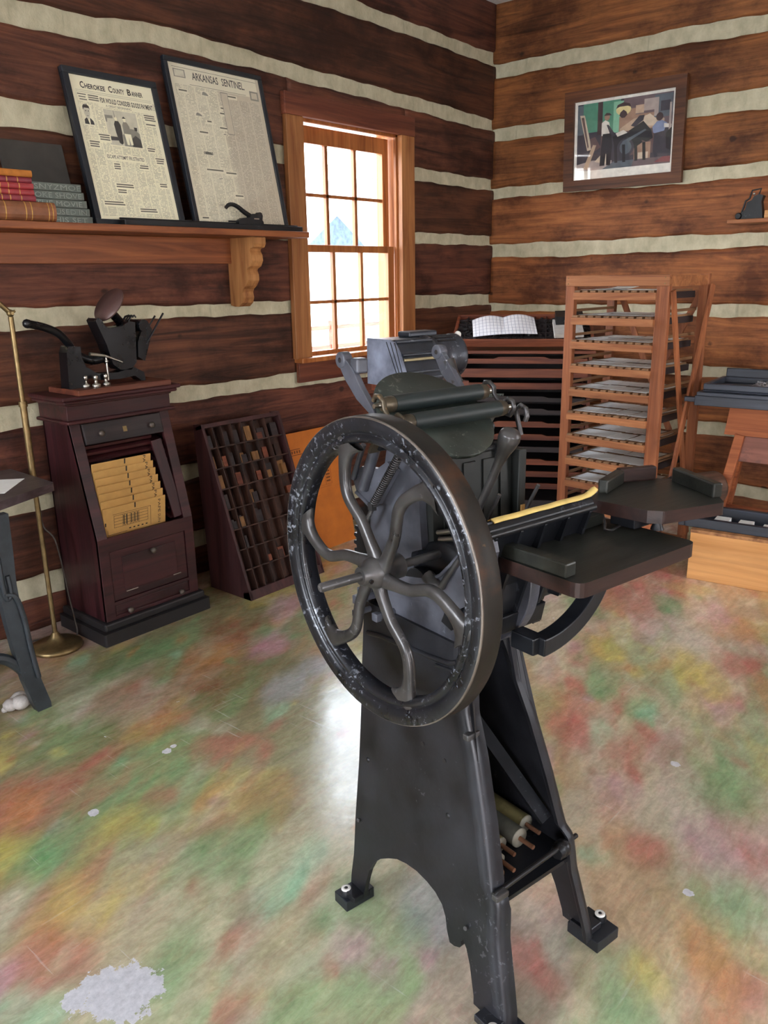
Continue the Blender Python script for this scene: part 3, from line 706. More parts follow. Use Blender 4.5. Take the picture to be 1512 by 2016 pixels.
# drive gear behind the near casting
p = P(); T = 46; pts = []
for k in range(T):
    for (r, o) in ((.128, -.32), (.138, -.18), (.138, .18), (.128, .32)):
        a = 2*PI*(k+o)/T; pts.append((1.30+r*math.cos(a), .865+r*math.sin(a)))
p.prism(pts, lambda a, b, t: (t, a, b), 1.035, 1.06); p.lathe([(.03, 0), (.03, .15)], (1.035, 1.30, .865), (1, 0, 0), 16); p.build('drive_gear', M_IRONDK, press)
for (v, z, s) in ((1.33, .775, .013), (1.335, .742, .010), (1.262, .757, .012), (1.312, .80, .012)):
    p = P(); p.tube([(.965, v, z), (1.01, v, z)], s*.7, 8); p.cbox((.962, v, z), (.014, s*1.5, s*1.5)); p.build('set_bolt', M_PLATE, press, .002)
# shaft and flywheel
VC, ZC, UF = 1.132, .919, .850
p = P(); p.tube([(.738, VC, ZC), (.741, VC, ZC), (1.24, VC, ZC)], [.0075, .0088, .0088], 16); sh = p.build('flywheel_shaft', M_BARE, press)
p = P(); prof = [(.2915, .003), (.2893, 0), (.268, .0025), (.2625, .006), (.2605, .010), (.2575, .009), (.254, .004), (.2485, .004), (.244, .008), (.242, .014), (.243, .036), (.252, .043), (.2915, .0475)]
p.ring(prof, (UF, VC, ZC), (1, 0, 0), 96); p.ring([(.2895, -.0003), (.2917, .0022), (.2919, .0045), (.2885, .001)], (UF, VC, ZC), (1, 0, 0), 96, 1); fw = p.build('flywheel', [M_RIM, M_WORNEDGE], press)
p = P(); p.ring([(.2914, .0035), (.2922, .005), (.2922, .046), (.2914, .0472)], (UF, VC, ZC), (1, 0, 0), 96); o = p.build('rim_face', M_RUST, fw); o['label'] = 'browned outer face of the rim'
def catm(pts, n=6):
    pts = [Vector(q) for q in pts]; out = []
    e = [pts[0]*2-pts[1]] + pts + [pts[-1]*2-pts[-2]]
    for i in range(1, len(e)-2):
        a, b, c, d = e[i-1:i+3]
        for k in range(n):
            t = k/n; out.append(.5*((2*b)+(c-a)*t+(2*a-5*b+4*c-d)*t*t+(3*b-a-3*c+d)*t**3))
    out.append(pts[-1]); return out
tmpl = [(.018, -22), (.035, -16), (.058, -9), (.097, -3.5), (.128, 2), (.15, 4), (.175, 2.5), (.205, -2), (.225, -5.5), (.240, -8.5), (.252, -11)]
wid = [.020, .0150, .0125, .0112, .0112, .0115, .0120, .0128, .0165, .026, .042]
thk = [.012, .0105, .0095, .0090, .0090, .0090, .0092, .0095, .0100, .0105, .0105]
def interp(L, n):
    return [L[i]+(L[i+1]-L[i])*k/n for i in range(len(L)-1) for k in range(n)]+[L[-1]]
for k in range(6):
    p = P(); th0 = -1 + 60*k; q = []
    for r, th in tmpl:
        a = R(th0+th); q.append((VC-r*math.cos(a), ZC+r*math.sin(a), 0))
    path = catm(q, 6); ww = interp(wid, 6); tt_ = interp(thk, 6); V = []; n = len(path); m_ = 14
    for i in range(n):
        t = (path[min(i+1, n-1)]-path[max(i-1, 0)]).normalized(); nn = Vector((-t.y, t.x, 0)); bul = .003*math.sin(PI*i/n)
        for j in range(m_):
            a = 2*PI*j/m_; ca, sa = math.cos(a), math.sin(a)
            ca = math.copysign(abs(ca)**.75, ca); sa = math.copysign(abs(sa)**.75, sa)
            V.append((UF+.0175-bul+tt_[i]*sa, path[i].x+nn.x*ww[i]*ca, path[i].y+nn.y*ww[i]*ca))
    p.add(V, [(i*m_+j, i*m_+(j+1) % m_, (i+1)*m_+(j+1) % m_, (i+1)*m_+j) for i in range(n-1) for j in range(m_)], 0, True)
    p.build('spoke', M_BARE, fw)
p = P(); p.lathe([(.0165, -.024), (.018, -.022), (.019, -.012), (.026, -.004), (.031, .006), (.033, .016), (.031, .036), (.024, .044), (.024, .07)], (UF, VC, ZC), (1, 0, 0), 28); hub = p.build('hub', M_BARE, fw)
p = P(); p.tube([(UF-.012, VC-.021, ZC-.008), (UF-.012, VC-.014, ZC-.006)], .0045, 8); p.build('set_screw', M_BLACKIRON, hub)
# ink disc, rollers and the arms that carry them
al = R(33); dc = Vector((1.09, 1.222, 1.182)); dn = Vector((0, -math.sin(al), math.cos(al)))
p = P(); p.lathe([(.124, -.010), (.1295, -.008), (.1305, -.001), (.1295, .001), (0, .001)], dc, dn, 72); dk = p.build('ink_disc', M_DISC, press)
p = P(); p.lathe([(.02, 0), (.022, .05), (.035, .09)], dc-dn*.1, dn, 16); p.tube([dc-dn*.1, (1.1, 1.24, 1.06), (1.1, 1.24, .86)], [.02, .022, .03], 12); p.build('disc_pillar', M_IRONDK, press)
def roller(v, z, name):
    p = P(); p.tube([(.988, v, z), (1.222, v, z)], .0172, 22); o = p.build(name, M_RUBBER, press)
    for (a, b) in ((.962, .988), (1.222, 1.246)):
        p = P(); p.lathe([(.011, 0), (.0145, .003), (.0145, .010), (.0165, .012), (.0165, b-a)], (a, v, z), (1, 0, 0), 18)
        if a > 1.1: p = P().lathe([(.0165, 0), (.0165, .012), (.0145, .014), (.0145, .02), (.011, b-a)], (a, v, z), (1, 0, 0), 18)
        q = p.build('roller_truck', M_COPPERY, o); q['label'] = 'worn coppery end collar'
    p = P(); p.tube([(.942, v, z), (1.266, v, z)], .0048, 8); p.build('roller_core', M_STEEL, o)
M_COPPERY = iron('coppery_truck', '#4c4438', '#9a7a58', .38, .5, None, .5, .6)
roller(1.232, 1.209, 'ink_roller'); roller(1.176, 1.180, 'ink_roller')
for u in (.956, 1.254):
    p = P(); p.tube([(u, 1.250, 1.216), (u, 1.244, 1.226), (u, 1.231, 1.227), (u, 1.218, 1.218), (u, 1.217, 1.204), (u, 1.204, 1.190), (u, 1.189, 1.188), (u, 1.176, 1.198), (u, 1.162, 1.193), (u, 1.159, 1.178), (u, 1.169, 1.164), (u, 1.204, 1.17)], .0052, 8)
    p.bar((u, 1.20, 1.19), (u, 1.255, 1.115), .007, .024, (1, 0, 0)); p.build('roller_saddle', M_BARE if u > 1 else M_COPPERY, press)
p = P(); p.tube([(1.285, 1.165, 1.118), (1.285, 1.176, 1.15), (1.285, 1.18, 1.17), (1.285, 1.168, 1.182), (1.285, 1.154, 1.176), (1.285, 1.150, 1.16), (1.285, 1.155, 1.15)], .0055, 8); p.build('saddle_hook', M_BARE, press)
def arm_bar(u, pts, name, mat):
    p = P(); n = len(pts); V = []
    for i in range(n):
        t = Vector(pts[min(i+1, n-1)])-Vector(pts[max(i-1, 0)]); t.normalize(); nn = Vector((-t.y, t.x)); h = .0125+.005*math.sin(i*1.4)
        for s in (-1, 1): V += [(u-.007, pts[i][0]+nn.x*h*s, pts[i][1]+nn.y*h*s), (u+.007, pts[i][0]+nn.x*h*s, pts[i][1]+nn.y*h*s)]
    p.add(V, [f for i in range(n-1) for f in ((i*4, i*4+2, i*4+6, i*4+4), (i*4+1, i*4+5, i*4+7, i*4+3), (i*4, i*4+4, i*4+5, i*4+1), (i*4+2, i*4+3, i*4+7, i*4+6))]+[(0, 1, 3, 2), (n*4-4, n*4-3, n*4-1, n*4-2)])
    p.lathe([(.0055, -.009), (.0155, -.009), (.0165, -.007), (.0165, .011), (.0155, .013), (.0055, .013)], (u, *pts[0]), (1, 0, 0), 24, caps=False)
    o = p.build(name, mat, press, .0015, 1)
    q = P(); q.lathe([(.0052, -.0085), (.0052, .012)], (u, *pts[0]), (1, 0, 0), 12); q.build('eye', M_DARKBASE, o)
    return o
a1 = arm_bar(.968, [(1.365, 1.286), (1.340, 1.26), (1.305, 1.222), (1.27, 1.195), (1.246, 1.165), (1.235, 1.13)], 'grip_arm', M_PLATE)
p = P(); p.box(.965, .992, 1.312, 1.338, 1.262, 1.292); p.build('arm_lug', M_PLATE, a1, .004)
a2 = arm_bar(1.262, [(1.402, 1.280), (1.375, 1.245), (1.345, 1.215), (1.315, 1.19), (1.285, 1.165), (1.26, 1.13)], 'grip_arm', M_PLATE)
p = P(); p.tube([(1.268, 1.375, 1.262), (1.268, 1.36, 1.235), (1.268, 1.345, 1.215)], [.014, .012, .014], 12); p.build('arm_boss', M_BARE, a2)
p = P(); p.tube([(.96, 1.24, 1.13), (1.27, 1.24, 1.13)], .012, 12); p.build('arm_shaft', M_IRONDK, press)
# throw-off lever
LP = [(1.06, 1.095, .945), (1.06, 1.068, 1.01), (1.06, 1.042, 1.06), (1.06, 1.016, 1.112), (1.06, 1.004, 1.136), (1.06, .996, 1.152), (1.06, .990, 1.165), (1.06, .986, 1.175), (1.06, .9835, 1.181), (1.06, .9825, 1.184)]
p = P(); p.tube(catm(LP, 5), interp([.0065, .0078, .0078, .0088, .0125, .0175, .0205, .0195, .0140, .003], 5), 18)
p.build('throw_off_lever', M_BARE, press)
# platen, tipped open towards the operator
p = P(); p.prism([(.958, 1.012), (.968, 1.024), (.99, 1.016), (1.085, .80), (1.055, .79)], lambda a, b, t: (t, a, b), .985, 1.275)
for k in range(5): p.prism([(.962, 1.0), (.98, 1.0), (1.065, .80), (1.03, .80)], lambda a, b, t: (t, a-.008, b), .995+k*.0655, 1.003+k*.0655)
plt_ = p.build('platen', M_IRONDK, press, .003)
p = P(); p.tube([(.982, .962, 1.003), (1.28, .962, 1.003)], .0075, 10); p.build('tympan_bale', M_BLACKIRON, plt_)
p = P(); p.cbox((.984, .985, 1.0), (.008, .05, .03), M=Matrix.Rotation(R(50), 3, 'X')); p.build('bale_clip', M_PLATE, plt_, .002)
for u in (1.09, 1.2):
    p = P(); p.tube([(u, 1.038, 1.047), (u, 1.063, 1.0), (u, 1.075, .96)], .004, 8); p.build('gripper', M_BARE, press)
# platen rocker: a drum and two curved bands
p = P(); p.lathe([(.0, 0), (.095, 0), (.10, .006), (.10, .20), (.095, .206), (0, .206)], (1.02, 1.12, .845), (1, 0, 0), 36); p.build('platen_drum', M_IRONDK, press)
def band(u0, u1, c, ro, ri, a0, a1, name, mat):
    p = P(); N = 26; V = []
    for i in range(N+1):
        a = R(a0+(a1-a0)*i/N); ca, sa = math.cos(a), math.sin(a)
        for r in (ro, ri):
            for u in (u0, u1): V.append((u, c[0]+r*ca, c[1]+r*sa))
    p.add(V, [f for i in range(N) for f in ((i*4, i*4+1, i*4+5, i*4+4), (i*4+2, i*4+6, i*4+7, i*4+3), (i*4, i*4+4, i*4+6, i*4+2), (i*4+1, i*4+3, i*4+7, i*4+5))]+[(0, 2, 3, 1), (N*4, N*4+1, N*4+3, N*4+2)], 0)
    return p.build(name, mat, press, .002, 1)
band(1.02, 1.034, (1.15, .865), .165, .10, 140, 285, 'rocker_band', M_PLATE)
band(1.135, 1.163, (1.165, .865), .175, .148, 150, 290, 'rocker_band', M_PLATE)
# feed and delivery boards
def board(pts, z0, z1, name):
    p = P(); n = len(pts)
    p.prism(pts, lambda a, b, t: (a, b, t), z0, z1, 0, 1); return p.build(name, [M_BOARD, M_BOARDED], press, .004, 2)
def rnd(pts, r, n=4):
    out = []
    for i, q in enumerate(pts):
        a, b, c = Vector(pts[i-1]), Vector(q), Vector(pts[(i+1) % len(pts)]); d1, d2 = (a-b).normalized(), (c-b).normalized()
        for k in range(n+1):
            t = k/n; P0, P1, P2 = b+d1*r, b, b+d2*r; out.append(tuple(P0*(1-t)**2+P1*2*t*(1-t)+P2*t*t))
    return out
db = board(rnd([(1.037, 1.0), (1.037, .797), (1.386, .797), (1.386, 1.03), (1.2, 1.03)], .022), .921, .948, 'delivery_board')
p = P(); p.box(1.041, 1.068, .832, .985, .948, .974); p.build('board_cleat', M_BOARD, db, .003)
p = P(); p.box(1.041, 1.345, .985, 1.008, .948, .974); p.build('board_cleat', M_BOARD, db, .003)
fbd = board([(1.330, 1.014), (1.345, .884), (1.365, .858), (1.508, .817), (1.556, .86), (1.607, .995), (1.575, 1.03), (1.477, 1.07)], .974, 1.0, 'feed_board')
def cleat(a, b, w, h, parent, mat=None):
    p = P(); p.bar((*a, .999+h/2), (*b, .999+h/2), w, h); return p.build('board_cleat', mat or M_BOARDED, parent, .004)
cleat((1.385, 1.022), (1.49, 1.056), .022, .03, fbd, M_BOARD); o = cleat((1.49, 1.062), (1.575, 1.025), .02, .032, fbd, M_BOARDED); o['label'] = 'reddish end block'
cleat((1.597, .985), (1.53, .845), .022, .032, fbd, M_BOARD)
p = P(); p.box(1.352, 1.42, .915, .975, .951, .974); p.lathe([(.014, 0), (.009, .012), (.009, .022)], (1.40, .895, .948), (0, 0, 1), 12); p.build('board_post', M_IRONDK, press, .003)
p = P(); p.tube([(1.36, 1.0, .965), (1.35, .985, .951), (1.31, .955, .9505), (1.32, .945, .9505), (1.375, .955, .952)], .0028, 7); p.build('sheet_wire', M_BARE, press)
p = P(); N = 20; V = []
for i in range(N+1):
    a = R(-92+88*i/N); cu, cz = 1.13, .905
    for r in (.135-.006*i/N*0, .172-.01*i/N):
        for v in (.94, .975): V.append((cu+r*1.25*math.cos(a), v, cz+r*math.sin(a)))
p.add(V, [f for i in range(N) for f in ((i*4, i*4+1, i*4+5, i*4+4), (i*4+2, i*4+6, i*4+7, i*4+3), (i*4, i*4+4, i*4+6, i*4+2), (i*4+1, i*4+3, i*4+7, i*4+5))]+[(0, 2, 3, 1), (N*4, N*4+1, N*4+3, N*4+2)], 0)
p.cbox((1.125, .985, .752), (.035, .06, .036)); p.build('board_bracket', M_IRONDK, press, .003)
# yellowed strip of tympan paper on the platen
p = MB(); V = []
for i in range(25):
    f = i/24; u = 1.0+.29*f; z = 1.0255+.0004*math.sin(i*.9)+(.010*max(0, (f-.9)/.1)**2); w = .0055+.0004*math.sin(i*1.7)
    V += [tuple(pworld(u, .968-w, z-.001)), tuple(pworld(u, .972, z+.0035)), tuple(pworld(u, .972+w*1.4, z-.001))]
V2 = [(a, b, c+.0025) for a, b, c in V]; n = len(V); allv = V+V2
p.add(allv, [f for i in range(24) for k in (0, 1) for f in ((i*3+k, i*3+k+1, i*3+k+4, i*3+k+3), (n+i*3+k, n+i*3+k+3, n+i*3+k+4, n+i*3+k+1))] + [f for i in range(24) for f in ((i*3, i*3+3, n+i*3+3, n+i*3), (i*3+2, n+i*3+2, n+i*3+5, i*3+5))], 0, True)
tag(p.build('paper_strip', plain('yellowed_paper', '#d9bd72', .75, var=.15, scale=25)), 'yellowed strip of paper lying along the top edge of the press platen', 'paper')
# spare rollers kept on the shelf of the base
M_COMPO = iron('composition_roller', '#67603f', '#8d8564', .5, .3, '#4a452c', .4, 0)
M_GREYR = plain('grey_composition', '#5a5a52', .5, var=.25)
def spare(name, u, v0, v1, z, r, rs_, mat, label, end=True):
    c = pworld(u, v0, 0)
    t = thing(name, (c.x, c.y, z-r), label, 'roller', PT, 'spare ink rollers in the press base')
    q = MB(); q.tube([(0, 0, r), (0, v1-v0, r)], r, 20); q.build('roller_body', mat, t)
    q = MB(); q.lathe([(rs_, 0), (r*.985, 0), (r*.985, .003)], (0, -.0022, r), (0, 1, 0), 20); q.build('end_face', M_PALEEND, t)
    q = MB(); q.tube([(0, -.042, r), (0, .01, r)], .0052, 10); q.build('spindle', M_COPPER, t)
M_PALEEND = plain('dry_roller_end', '#8b877a', .7); M_COPPER = plain('rusty_spindle', '#7f5a44', .5, .3, var=.25)
SZ = .2325
spare('spare_roller', 1.208, 1.045, 1.32, SZ+.021, .021, .006, M_COMPO, 'mottled spare roller lying farthest right on the shelf in the press base')
spare('spare_roller', 1.160, 1.020, 1.32, SZ+.0225, .0225, .006, M_GREYR, 'grey spare roller with broad pale end in the middle of the press base shelf')
spare('spare_roller', 1.117, 1.035, 1.32, SZ+.017, .017, .005, M_COMPO, 'thin yellowish spare roller left of the grey one in the press base')
spare('spare_roller', 1.084, 1.005, 1.2, SZ+.0135, .0135, .005, M_COPPER, 'short rusty roller with coppery spindle at the front left of the press base')
c = pworld(1.045, .985, SZ)
p = MB(); p.ball((c.x, c.y, SZ+.017), .018, 10, (1.15, .9, .93)); p.ball((c.x-.004, c.y-.014, SZ+.013), .013, 9); p.ball((c.x+.01, c.y-.006, SZ+.012), .0125, 9)
tag(p.build('wax_lump', plain('amber_wax', '#9c632c', .5, var=.35, scale=60)), 'small amber lump in the near corner of the press base shelf', 'lump')
# ------------------------------------------------------------------ shelf on the window wall
sh = thing('wall_shelf', (2.0, W, 1.632), 'long pine shelf with scrolled bracket fixed to the log wall left of the window', 'shelf')
S = lambda: MB((2.0, W, 1.632))
SY = 3.0
p = S(); p.box(.6, 2.985, SY, W-.004, 1.632, 1.660); p.build('shelf_board', M_SHELF, sh, .004)
p = S(); p.box(.6, 2.69, W-.03, W-.004, 1.515, 1.631); p.build('shelf_rail', M_SHELF, sh, .003)
prof = [(0, 0), (.20, 0), (.20, -.03), (.19, -.045), (.165, -.05), (.16, -.06), (.172, -.08), (.175, -.105), (.16, -.13), (.135, -.142), (.13, -.15), (.14, -.17), (.14, -.195), (.12, -.22), (.098, -.235), (.09, -.25), (.095, -.275), (.085, -.30), (.06, -.318), (.03, -.318), (0, -.312)]
p = S(); p.prism(prof, lambda a, b, t: (t, W-.005-a, 1.631+b), 2.665, 2.735); p.build('shelf_bracket', M_BRACKET, sh, .003)

def paper_mat(name, base, ink, cols, lines, w, h, dens, fade=None):
    m = NT(name); c = m.n('ShaderNodeTexCoord').outputs['Object']; s = m.n('ShaderNodeSeparateXYZ'); m.l(c, s.inputs[0])
    x, z = s.outputs[0], s.outputs[2]
    ln = m.math('FRACT', m.math('MULTIPLY', z, lines/h)); lm = m.math('LESS_THAN', ln, .56)
    cx = m.math('FRACT', m.math('MULTIPLY', x, cols/w)); cm_ = m.math('MULTIPLY', m.math('GREATER_THAN', cx, .06), m.math('LESS_THAN', cx, .95))
    mp = m.n('ShaderNodeMapping'); mp.inputs['Scale'].default_value = (260, 1, lines/h); m.l(c, mp.inputs[0])
    sn = m.n('ShaderNodeVectorMath', operation='FLOOR'); m.l(mp.outputs[0], sn.inputs[0])
    wn = m.n('ShaderNodeTexWhiteNoise'); m.l(sn.outputs[0], wn.inputs[0])
    wd_ = m.math('GREATER_THAN', wn.outputs['Value'], .24)
    mp2 = m.n('ShaderNodeMapping'); mp2.inputs['Scale'].default_value = (cols/w, 1, 15/h); m.l(c, mp2.inputs[0])
    sn2 = m.n('ShaderNodeVectorMath', operation='FLOOR'); m.l(mp2.outputs[0], sn2.inputs[0]); wn2 = m.n('ShaderNodeTexWhiteNoise'); m.l(sn2.outputs[0], wn2.inputs[0])
    k = m.math('MULTIPLY', m.math('MULTIPLY', lm, cm_), m.math('MULTIPLY', wd_, m.math('ADD', m.math('MULTIPLY', wn2.outputs['Value'], .45), .55)))
    base_c = m.ramp(m.noise(m.coord((5, 5, 5)), 1.4, 4), [(.3, hx(base)), (.7, tuple(min(1, q*1.06) for q in hx(base)[:3])+(1,))])
    if fade:
        f = m.ramp(m.math('ADD', m.math('DIVIDE', x, w), m.math('MULTIPLY', m.math('SUBTRACT', m.noise(m.coord((6, 6, 6)), 1.5, 3), .5), .15)), [(.50, (0, 0, 0)), (.56, (1, 1, 1))])
        base_c = m.mix(base_c, hx(fade), f)
    m.set(Base_Color=m.mix(base_c, hx(ink), m.math('MULTIPLY', k, dens)), Roughness=.55 if h > .2 else .38); return m.mat

def framed(name, x0, x1, y0, ht, lean, fw_, label, pm, deco):
    t = thing(name, (x0, y0, 1.6605), label, 'framed newspaper', 0, 'framed front pages on the shelf', (R(-lean), 0, 0))
    w = x1-x0
    for i, (a, b, c, d) in enumerate(((0, w, 0, fw_), (0, w, ht-fw_, ht), (0, fw_, fw_, ht-fw_), (w-fw_, w, fw_, ht-fw_))):
        pass
    p = MB()
    for (a, b, c, d) in ((0, w, 0, fw_), (0, w, ht-fw_, ht), (0, fw_, fw_, ht-fw_), (w-fw_, w, fw_, ht-fw_)): p.box(a, b, 0, .022, c, d)
    p.build('frame', M_BLACKFRAME, t, .003)
    pw, phh = w-2*fw_, ht-2*fw_
    p = MB((0, 0, 0)); p.box(0, pw, .010, .016, 0, phh, 0)
    def at(fx, fy, off=0.0): return (fx*pw, .010-off, phh*(1-fy))
    L = [0]
    def blk(a, b, c, d, mi): L[0] += 1; o = .0003+.00002*L[0]; p.quad(at(a, d, o), at(b, d, o), at(b, c, o), at(a, c, o), mi)
    def poly(pts, mi): L[0] += 1; o = .0003+.00002*L[0]; p.add([at(a, b, o) for a, b in pts], [tuple(range(len(pts)))], mi)
    def txt(s, a, b, y, hgt, mi=2, bold=.0):
        L[0] += 1; o = .0004+.00002*L[0]
        p.text(s, hgt*phh/.72, lambda x, y_, z: (a*pw+x, .010-o, phh*(1-y)+y_), mi, (b-a)*pw, 0, 'LEFT', bold)
    deco(blk, poly, txt)
    o = p.build('newspaper', pm, t); o.location = (fw_, 0, fw_)
    p = MB(); p.box(0, w, .024, .027, .0, ht); p.build('backing', M_DARKBASE, t)
    p = MB(); p.box(fw_-.002, w-fw_+.002, .0068, .0082, fw_-.002, ht-fw_+.002); p.build('glazing', M_PICGLASS, t)
mg = NT('picture_glass'); tb = mg.n('ShaderNodeBsdfTransparent'); gb = mg.n('ShaderNodeBsdfGlossy'); gb.inputs['Roughness'].default_value = .03
mx = mg.n('ShaderNodeMixShader'); mx.inputs[0].default_value = .03; mg.l(tb.outputs[0], mx.inputs[1]); mg.l(gb.outputs[0], mx.inputs[2]); mg.l(mx.outputs[0], mg.out.inputs[0]); M_PICGLASS = mg.mat
M_GREYPIC = plain('halftone_grey', '#8c897c', .6); M_LTPIC = plain('halftone_light', '#cfcab4', .6); M_DKPIC = plain('halftone_dark', '#3c3a36', .6)
rs = random.Random(3)
def heads(blk, txt, spots):
    for (a, b, c, n) in spots:
        blk(a-.005, b+.005, c-.012, c+.016*n, 1)
        for k in range(n): blk(a+rs.uniform(0, .015), b-rs.uniform(0, .02), c+.016*k-.006, c+.016*k+.003, 5)
def paper1(blk, poly, txt):
    blk(0, 1, 0, .118, 1); blk(0, .045, 0, 1, 1); blk(.955, 1, .17, 1, 1); blk(0, 1, .975, 1, 1)
    x = .115
    for wd_, a, b in (('CHEROKEE', .115, .405), ('COUNTY', .445, .635), ('BANNER', .675, .865)):
        txt(wd_[0], a, a+.045, .083, .045, 2, .0007); txt(wd_[1:], a+.052, b, .083, .034, 2, .0006)
    for y in (.100, .112): blk(.05, .96, y, y+.0015, 5)
    blk(.28, .97, .118, .20, 1); blk(.05, .28, .118, .18, 1)
    txt('FDR WOULD CONSIDER GOODS PAYMENT', .315, .965, .166, .034, 2, .0006)
    txt('A GREAT BEGINNING', .37, .68, .193, .016, 5)
    for k, (a, b) in enumerate(((.06, .16), (.07, .15), (.075, .16))): blk(a, b, .125+k*.018, .132+k*.018, 5)
    for k in range(3): blk(.18, .30, .125+k*.015, .133+k*.015, 5)
    # portrait
    blk(.055, .19, .195, .34, 1)
    poly([(.075, .335), (.08, .305), (.105, .29), (.15, .29), (.18, .31), (.185, .335)], 6); poly([(.115, .29), (.145, .29), (.14, .335), (.13, .335)], 1)
    poly([(.09, .225), (.10, .21), (.15, .21), (.16, .23), (.158, .265), (.145, .29), (.125, .30), (.105, .29), (.092, .265)], 4)
    poly([(.085, .24), (.085, .215), (.10, .2), (.14, .197), (.162, .21), (.164, .235), (.155, .222), (.10, .222)], 6)
    for q in (.108, .138): poly([(q, .24), (q+.014, .239), (q+.013, .245), (q+.001, .246)], 6)
    poly([(.112, .275), (.14, .274), (.138, .279), (.114, .28)], 3)
    # photograph of two people beside a car
    blk(.315, .735, .205, .465, 1); blk(.325, .72, .21, .46, 4)
    poly([(.325, .25), (.42, .25), (.42, .27), (.35, .272), (.345, .30), (.33, .30)], 3)
    poly([(.325, .40), (.43, .40), (.44, .425), (.325, .43)], 6)
    poly([(.50, .46), (.72, .46), (.72, .36), (.67, .33), (.60, .33), (.55, .36), (.50, .38)], 3)
    poly([(.60, .46), (.61, .40), (.66, .375), (.715, .40), (.72, .46)], 6)
    for cx, cy in ((.545, .37),): poly([(cx+.022*math.cos(t*PI/6), cy+.022*math.sin(t*PI/6)) for t in range(12)], 1)
    poly([(.42, .31), (.44, .285), (.48, .285), (.50, .31), (.50, .36), (.49, .44), (.47, .452), (.44, .44), (.425, .37)], 6)
    poly([(.435, .265), (.455, .252), (.472, .266), (.465, .285), (.445, .285)], 1)
    poly([(.445, .262), (.44, .215), (.446, .214), (.453, .26)], 3)
    poly([(.52, .31), (.54, .285), (.58, .285), (.605, .315), (.605, .37), (.52, .37)], 3)
    poly([(.525, .37), (.605, .37), (.61, .445), (.58, .45), (.57, .39), (.565, .45), (.535, .45)], 1)
    poly([(.54, .262), (.555, .252), (.575, .262), (.57, .285), (.548, .286)], 1); poly([(.532, .262), (.555, .245), (.582, .26)], 6)
    poly([(.66, .315), (.70, .315), (.695, .34), (.665, .34)], 6)
    blk(.24, .72, .528, .575, 1); txt('ESCAPE ATTEMPT FRUSTRATED', .25, .705, .56, .026, 2, .0002)
    heads(blk, txt, [(.82, .97, .215, 3), (.83, .97, .28, 1), (.20, .34, .40, 3), (.07, .2, .455, 3), (.77, .88, .46, 2), (.85, .97, .53, 3), (.3, .4, .6, 3), (.62, .74, .595, 2), (.27, .50, .745, 2), (.28, .4, .785, 2), (.83, .95, .72, 2), (.03+.05, .34, .875, 2), (.5, .74, .915, 2)])
def paper2(blk, poly, txt):
    blk(0, 1, 0, .125, 1); blk(0, .04, 0, 1, 1); blk(.965, 1, 0, 1, 7); blk(.54, 1, .125, .16, 7)
    txt('ARKANSAS', .24, .52, .085, .047, 6, .0006); txt('SENTINEL.', .56, .82, .085, .047, 6, .0006)
    blk(.04, .97, .022, .0245, 5); blk(.2, .82, .118, .1205, 5)
    blk(.05, .17, .035, .085, 3); blk(.06, .16, .040, .08, 4); blk(.87, .97, .085, .145, 3); blk(.885, .955, .095, .135, 7)
    heads(blk, txt, [(.06, .16, .165, 1), (.48, .56, .235, 1), (.47, .56, .27, 1), (.30, .38, .335, 1), (.44, .54, .365, 1), (.2, .3, .41, 1), (.2, .4, .645, 1), (.40, .53, .655, 1), (.46, .56, .80, 1), (.57, .7, .15, 1), (.04, .14, .955, 1)])
    for (a, b, c, d) in ((.30, .39, .145, .175), (.19, .28, .285, .312), (.45, .53, .395, .41), (.21, .31, .525, .552), (.30, .37, .69, .70), (.42, .55, .90, .905)): blk(a, b, c, d, 1); poly([(a+.01, d-.004), (a+.02, c+.008), (a+.035, c+.003), (b-.03, c+.009), (b-.012, d-.009), (b-.01, d-.003)], 3)
    for k in range(9): blk(.21+k*.011, .217+k*.011, .53, .548, 6)
    blk(.52, .60, .13, .40, 3); blk(.525, .595, .135, .395, 7)
M_NEWS1 = paper_mat('banner_newsprint', '#efe9ca', '#5b584c', 8, 100, .345, .545, .52)
M_NEWS1P = plain('banner_clear_paper', '#f2ecce', .6, var=.03)
M_NEWS2 = paper_mat('sentinel_newsprint', '#e0d9c0', '#66604f', 8, 110, .50, .66, .5, '#cdc3ae')
M_NEWS2P = plain('sentinel_clear_paper', '#e3dcc4', .6, var=.03); M_NEWS2B = plain('sentinel_faded_half', '#c9bea8', .6, var=.05)
framed('framed_newspaper', 1.883, 2.318, 3.085, .613, 13, .026, 'black framed front page of the Cherokee County Banner leaning on the shelf', [M_NEWS1, M_NEWS1P, M_INK, M_GREYPIC, M_LTPIC, M_INKSOFT, M_DKPIC, M_NEWS1], paper1)
framed('framed_newspaper', 2.372, 2.932, 3.082, .732, 12, .020, 'taller black framed Arkansas Sentinel page leaning on the shelf nearest the window', [M_NEWS2, M_NEWS2P, M_INK, M_GREYPIC, M_LTPIC, M_INKSOFT, M_DKPIC, M_NEWS2B], paper2)
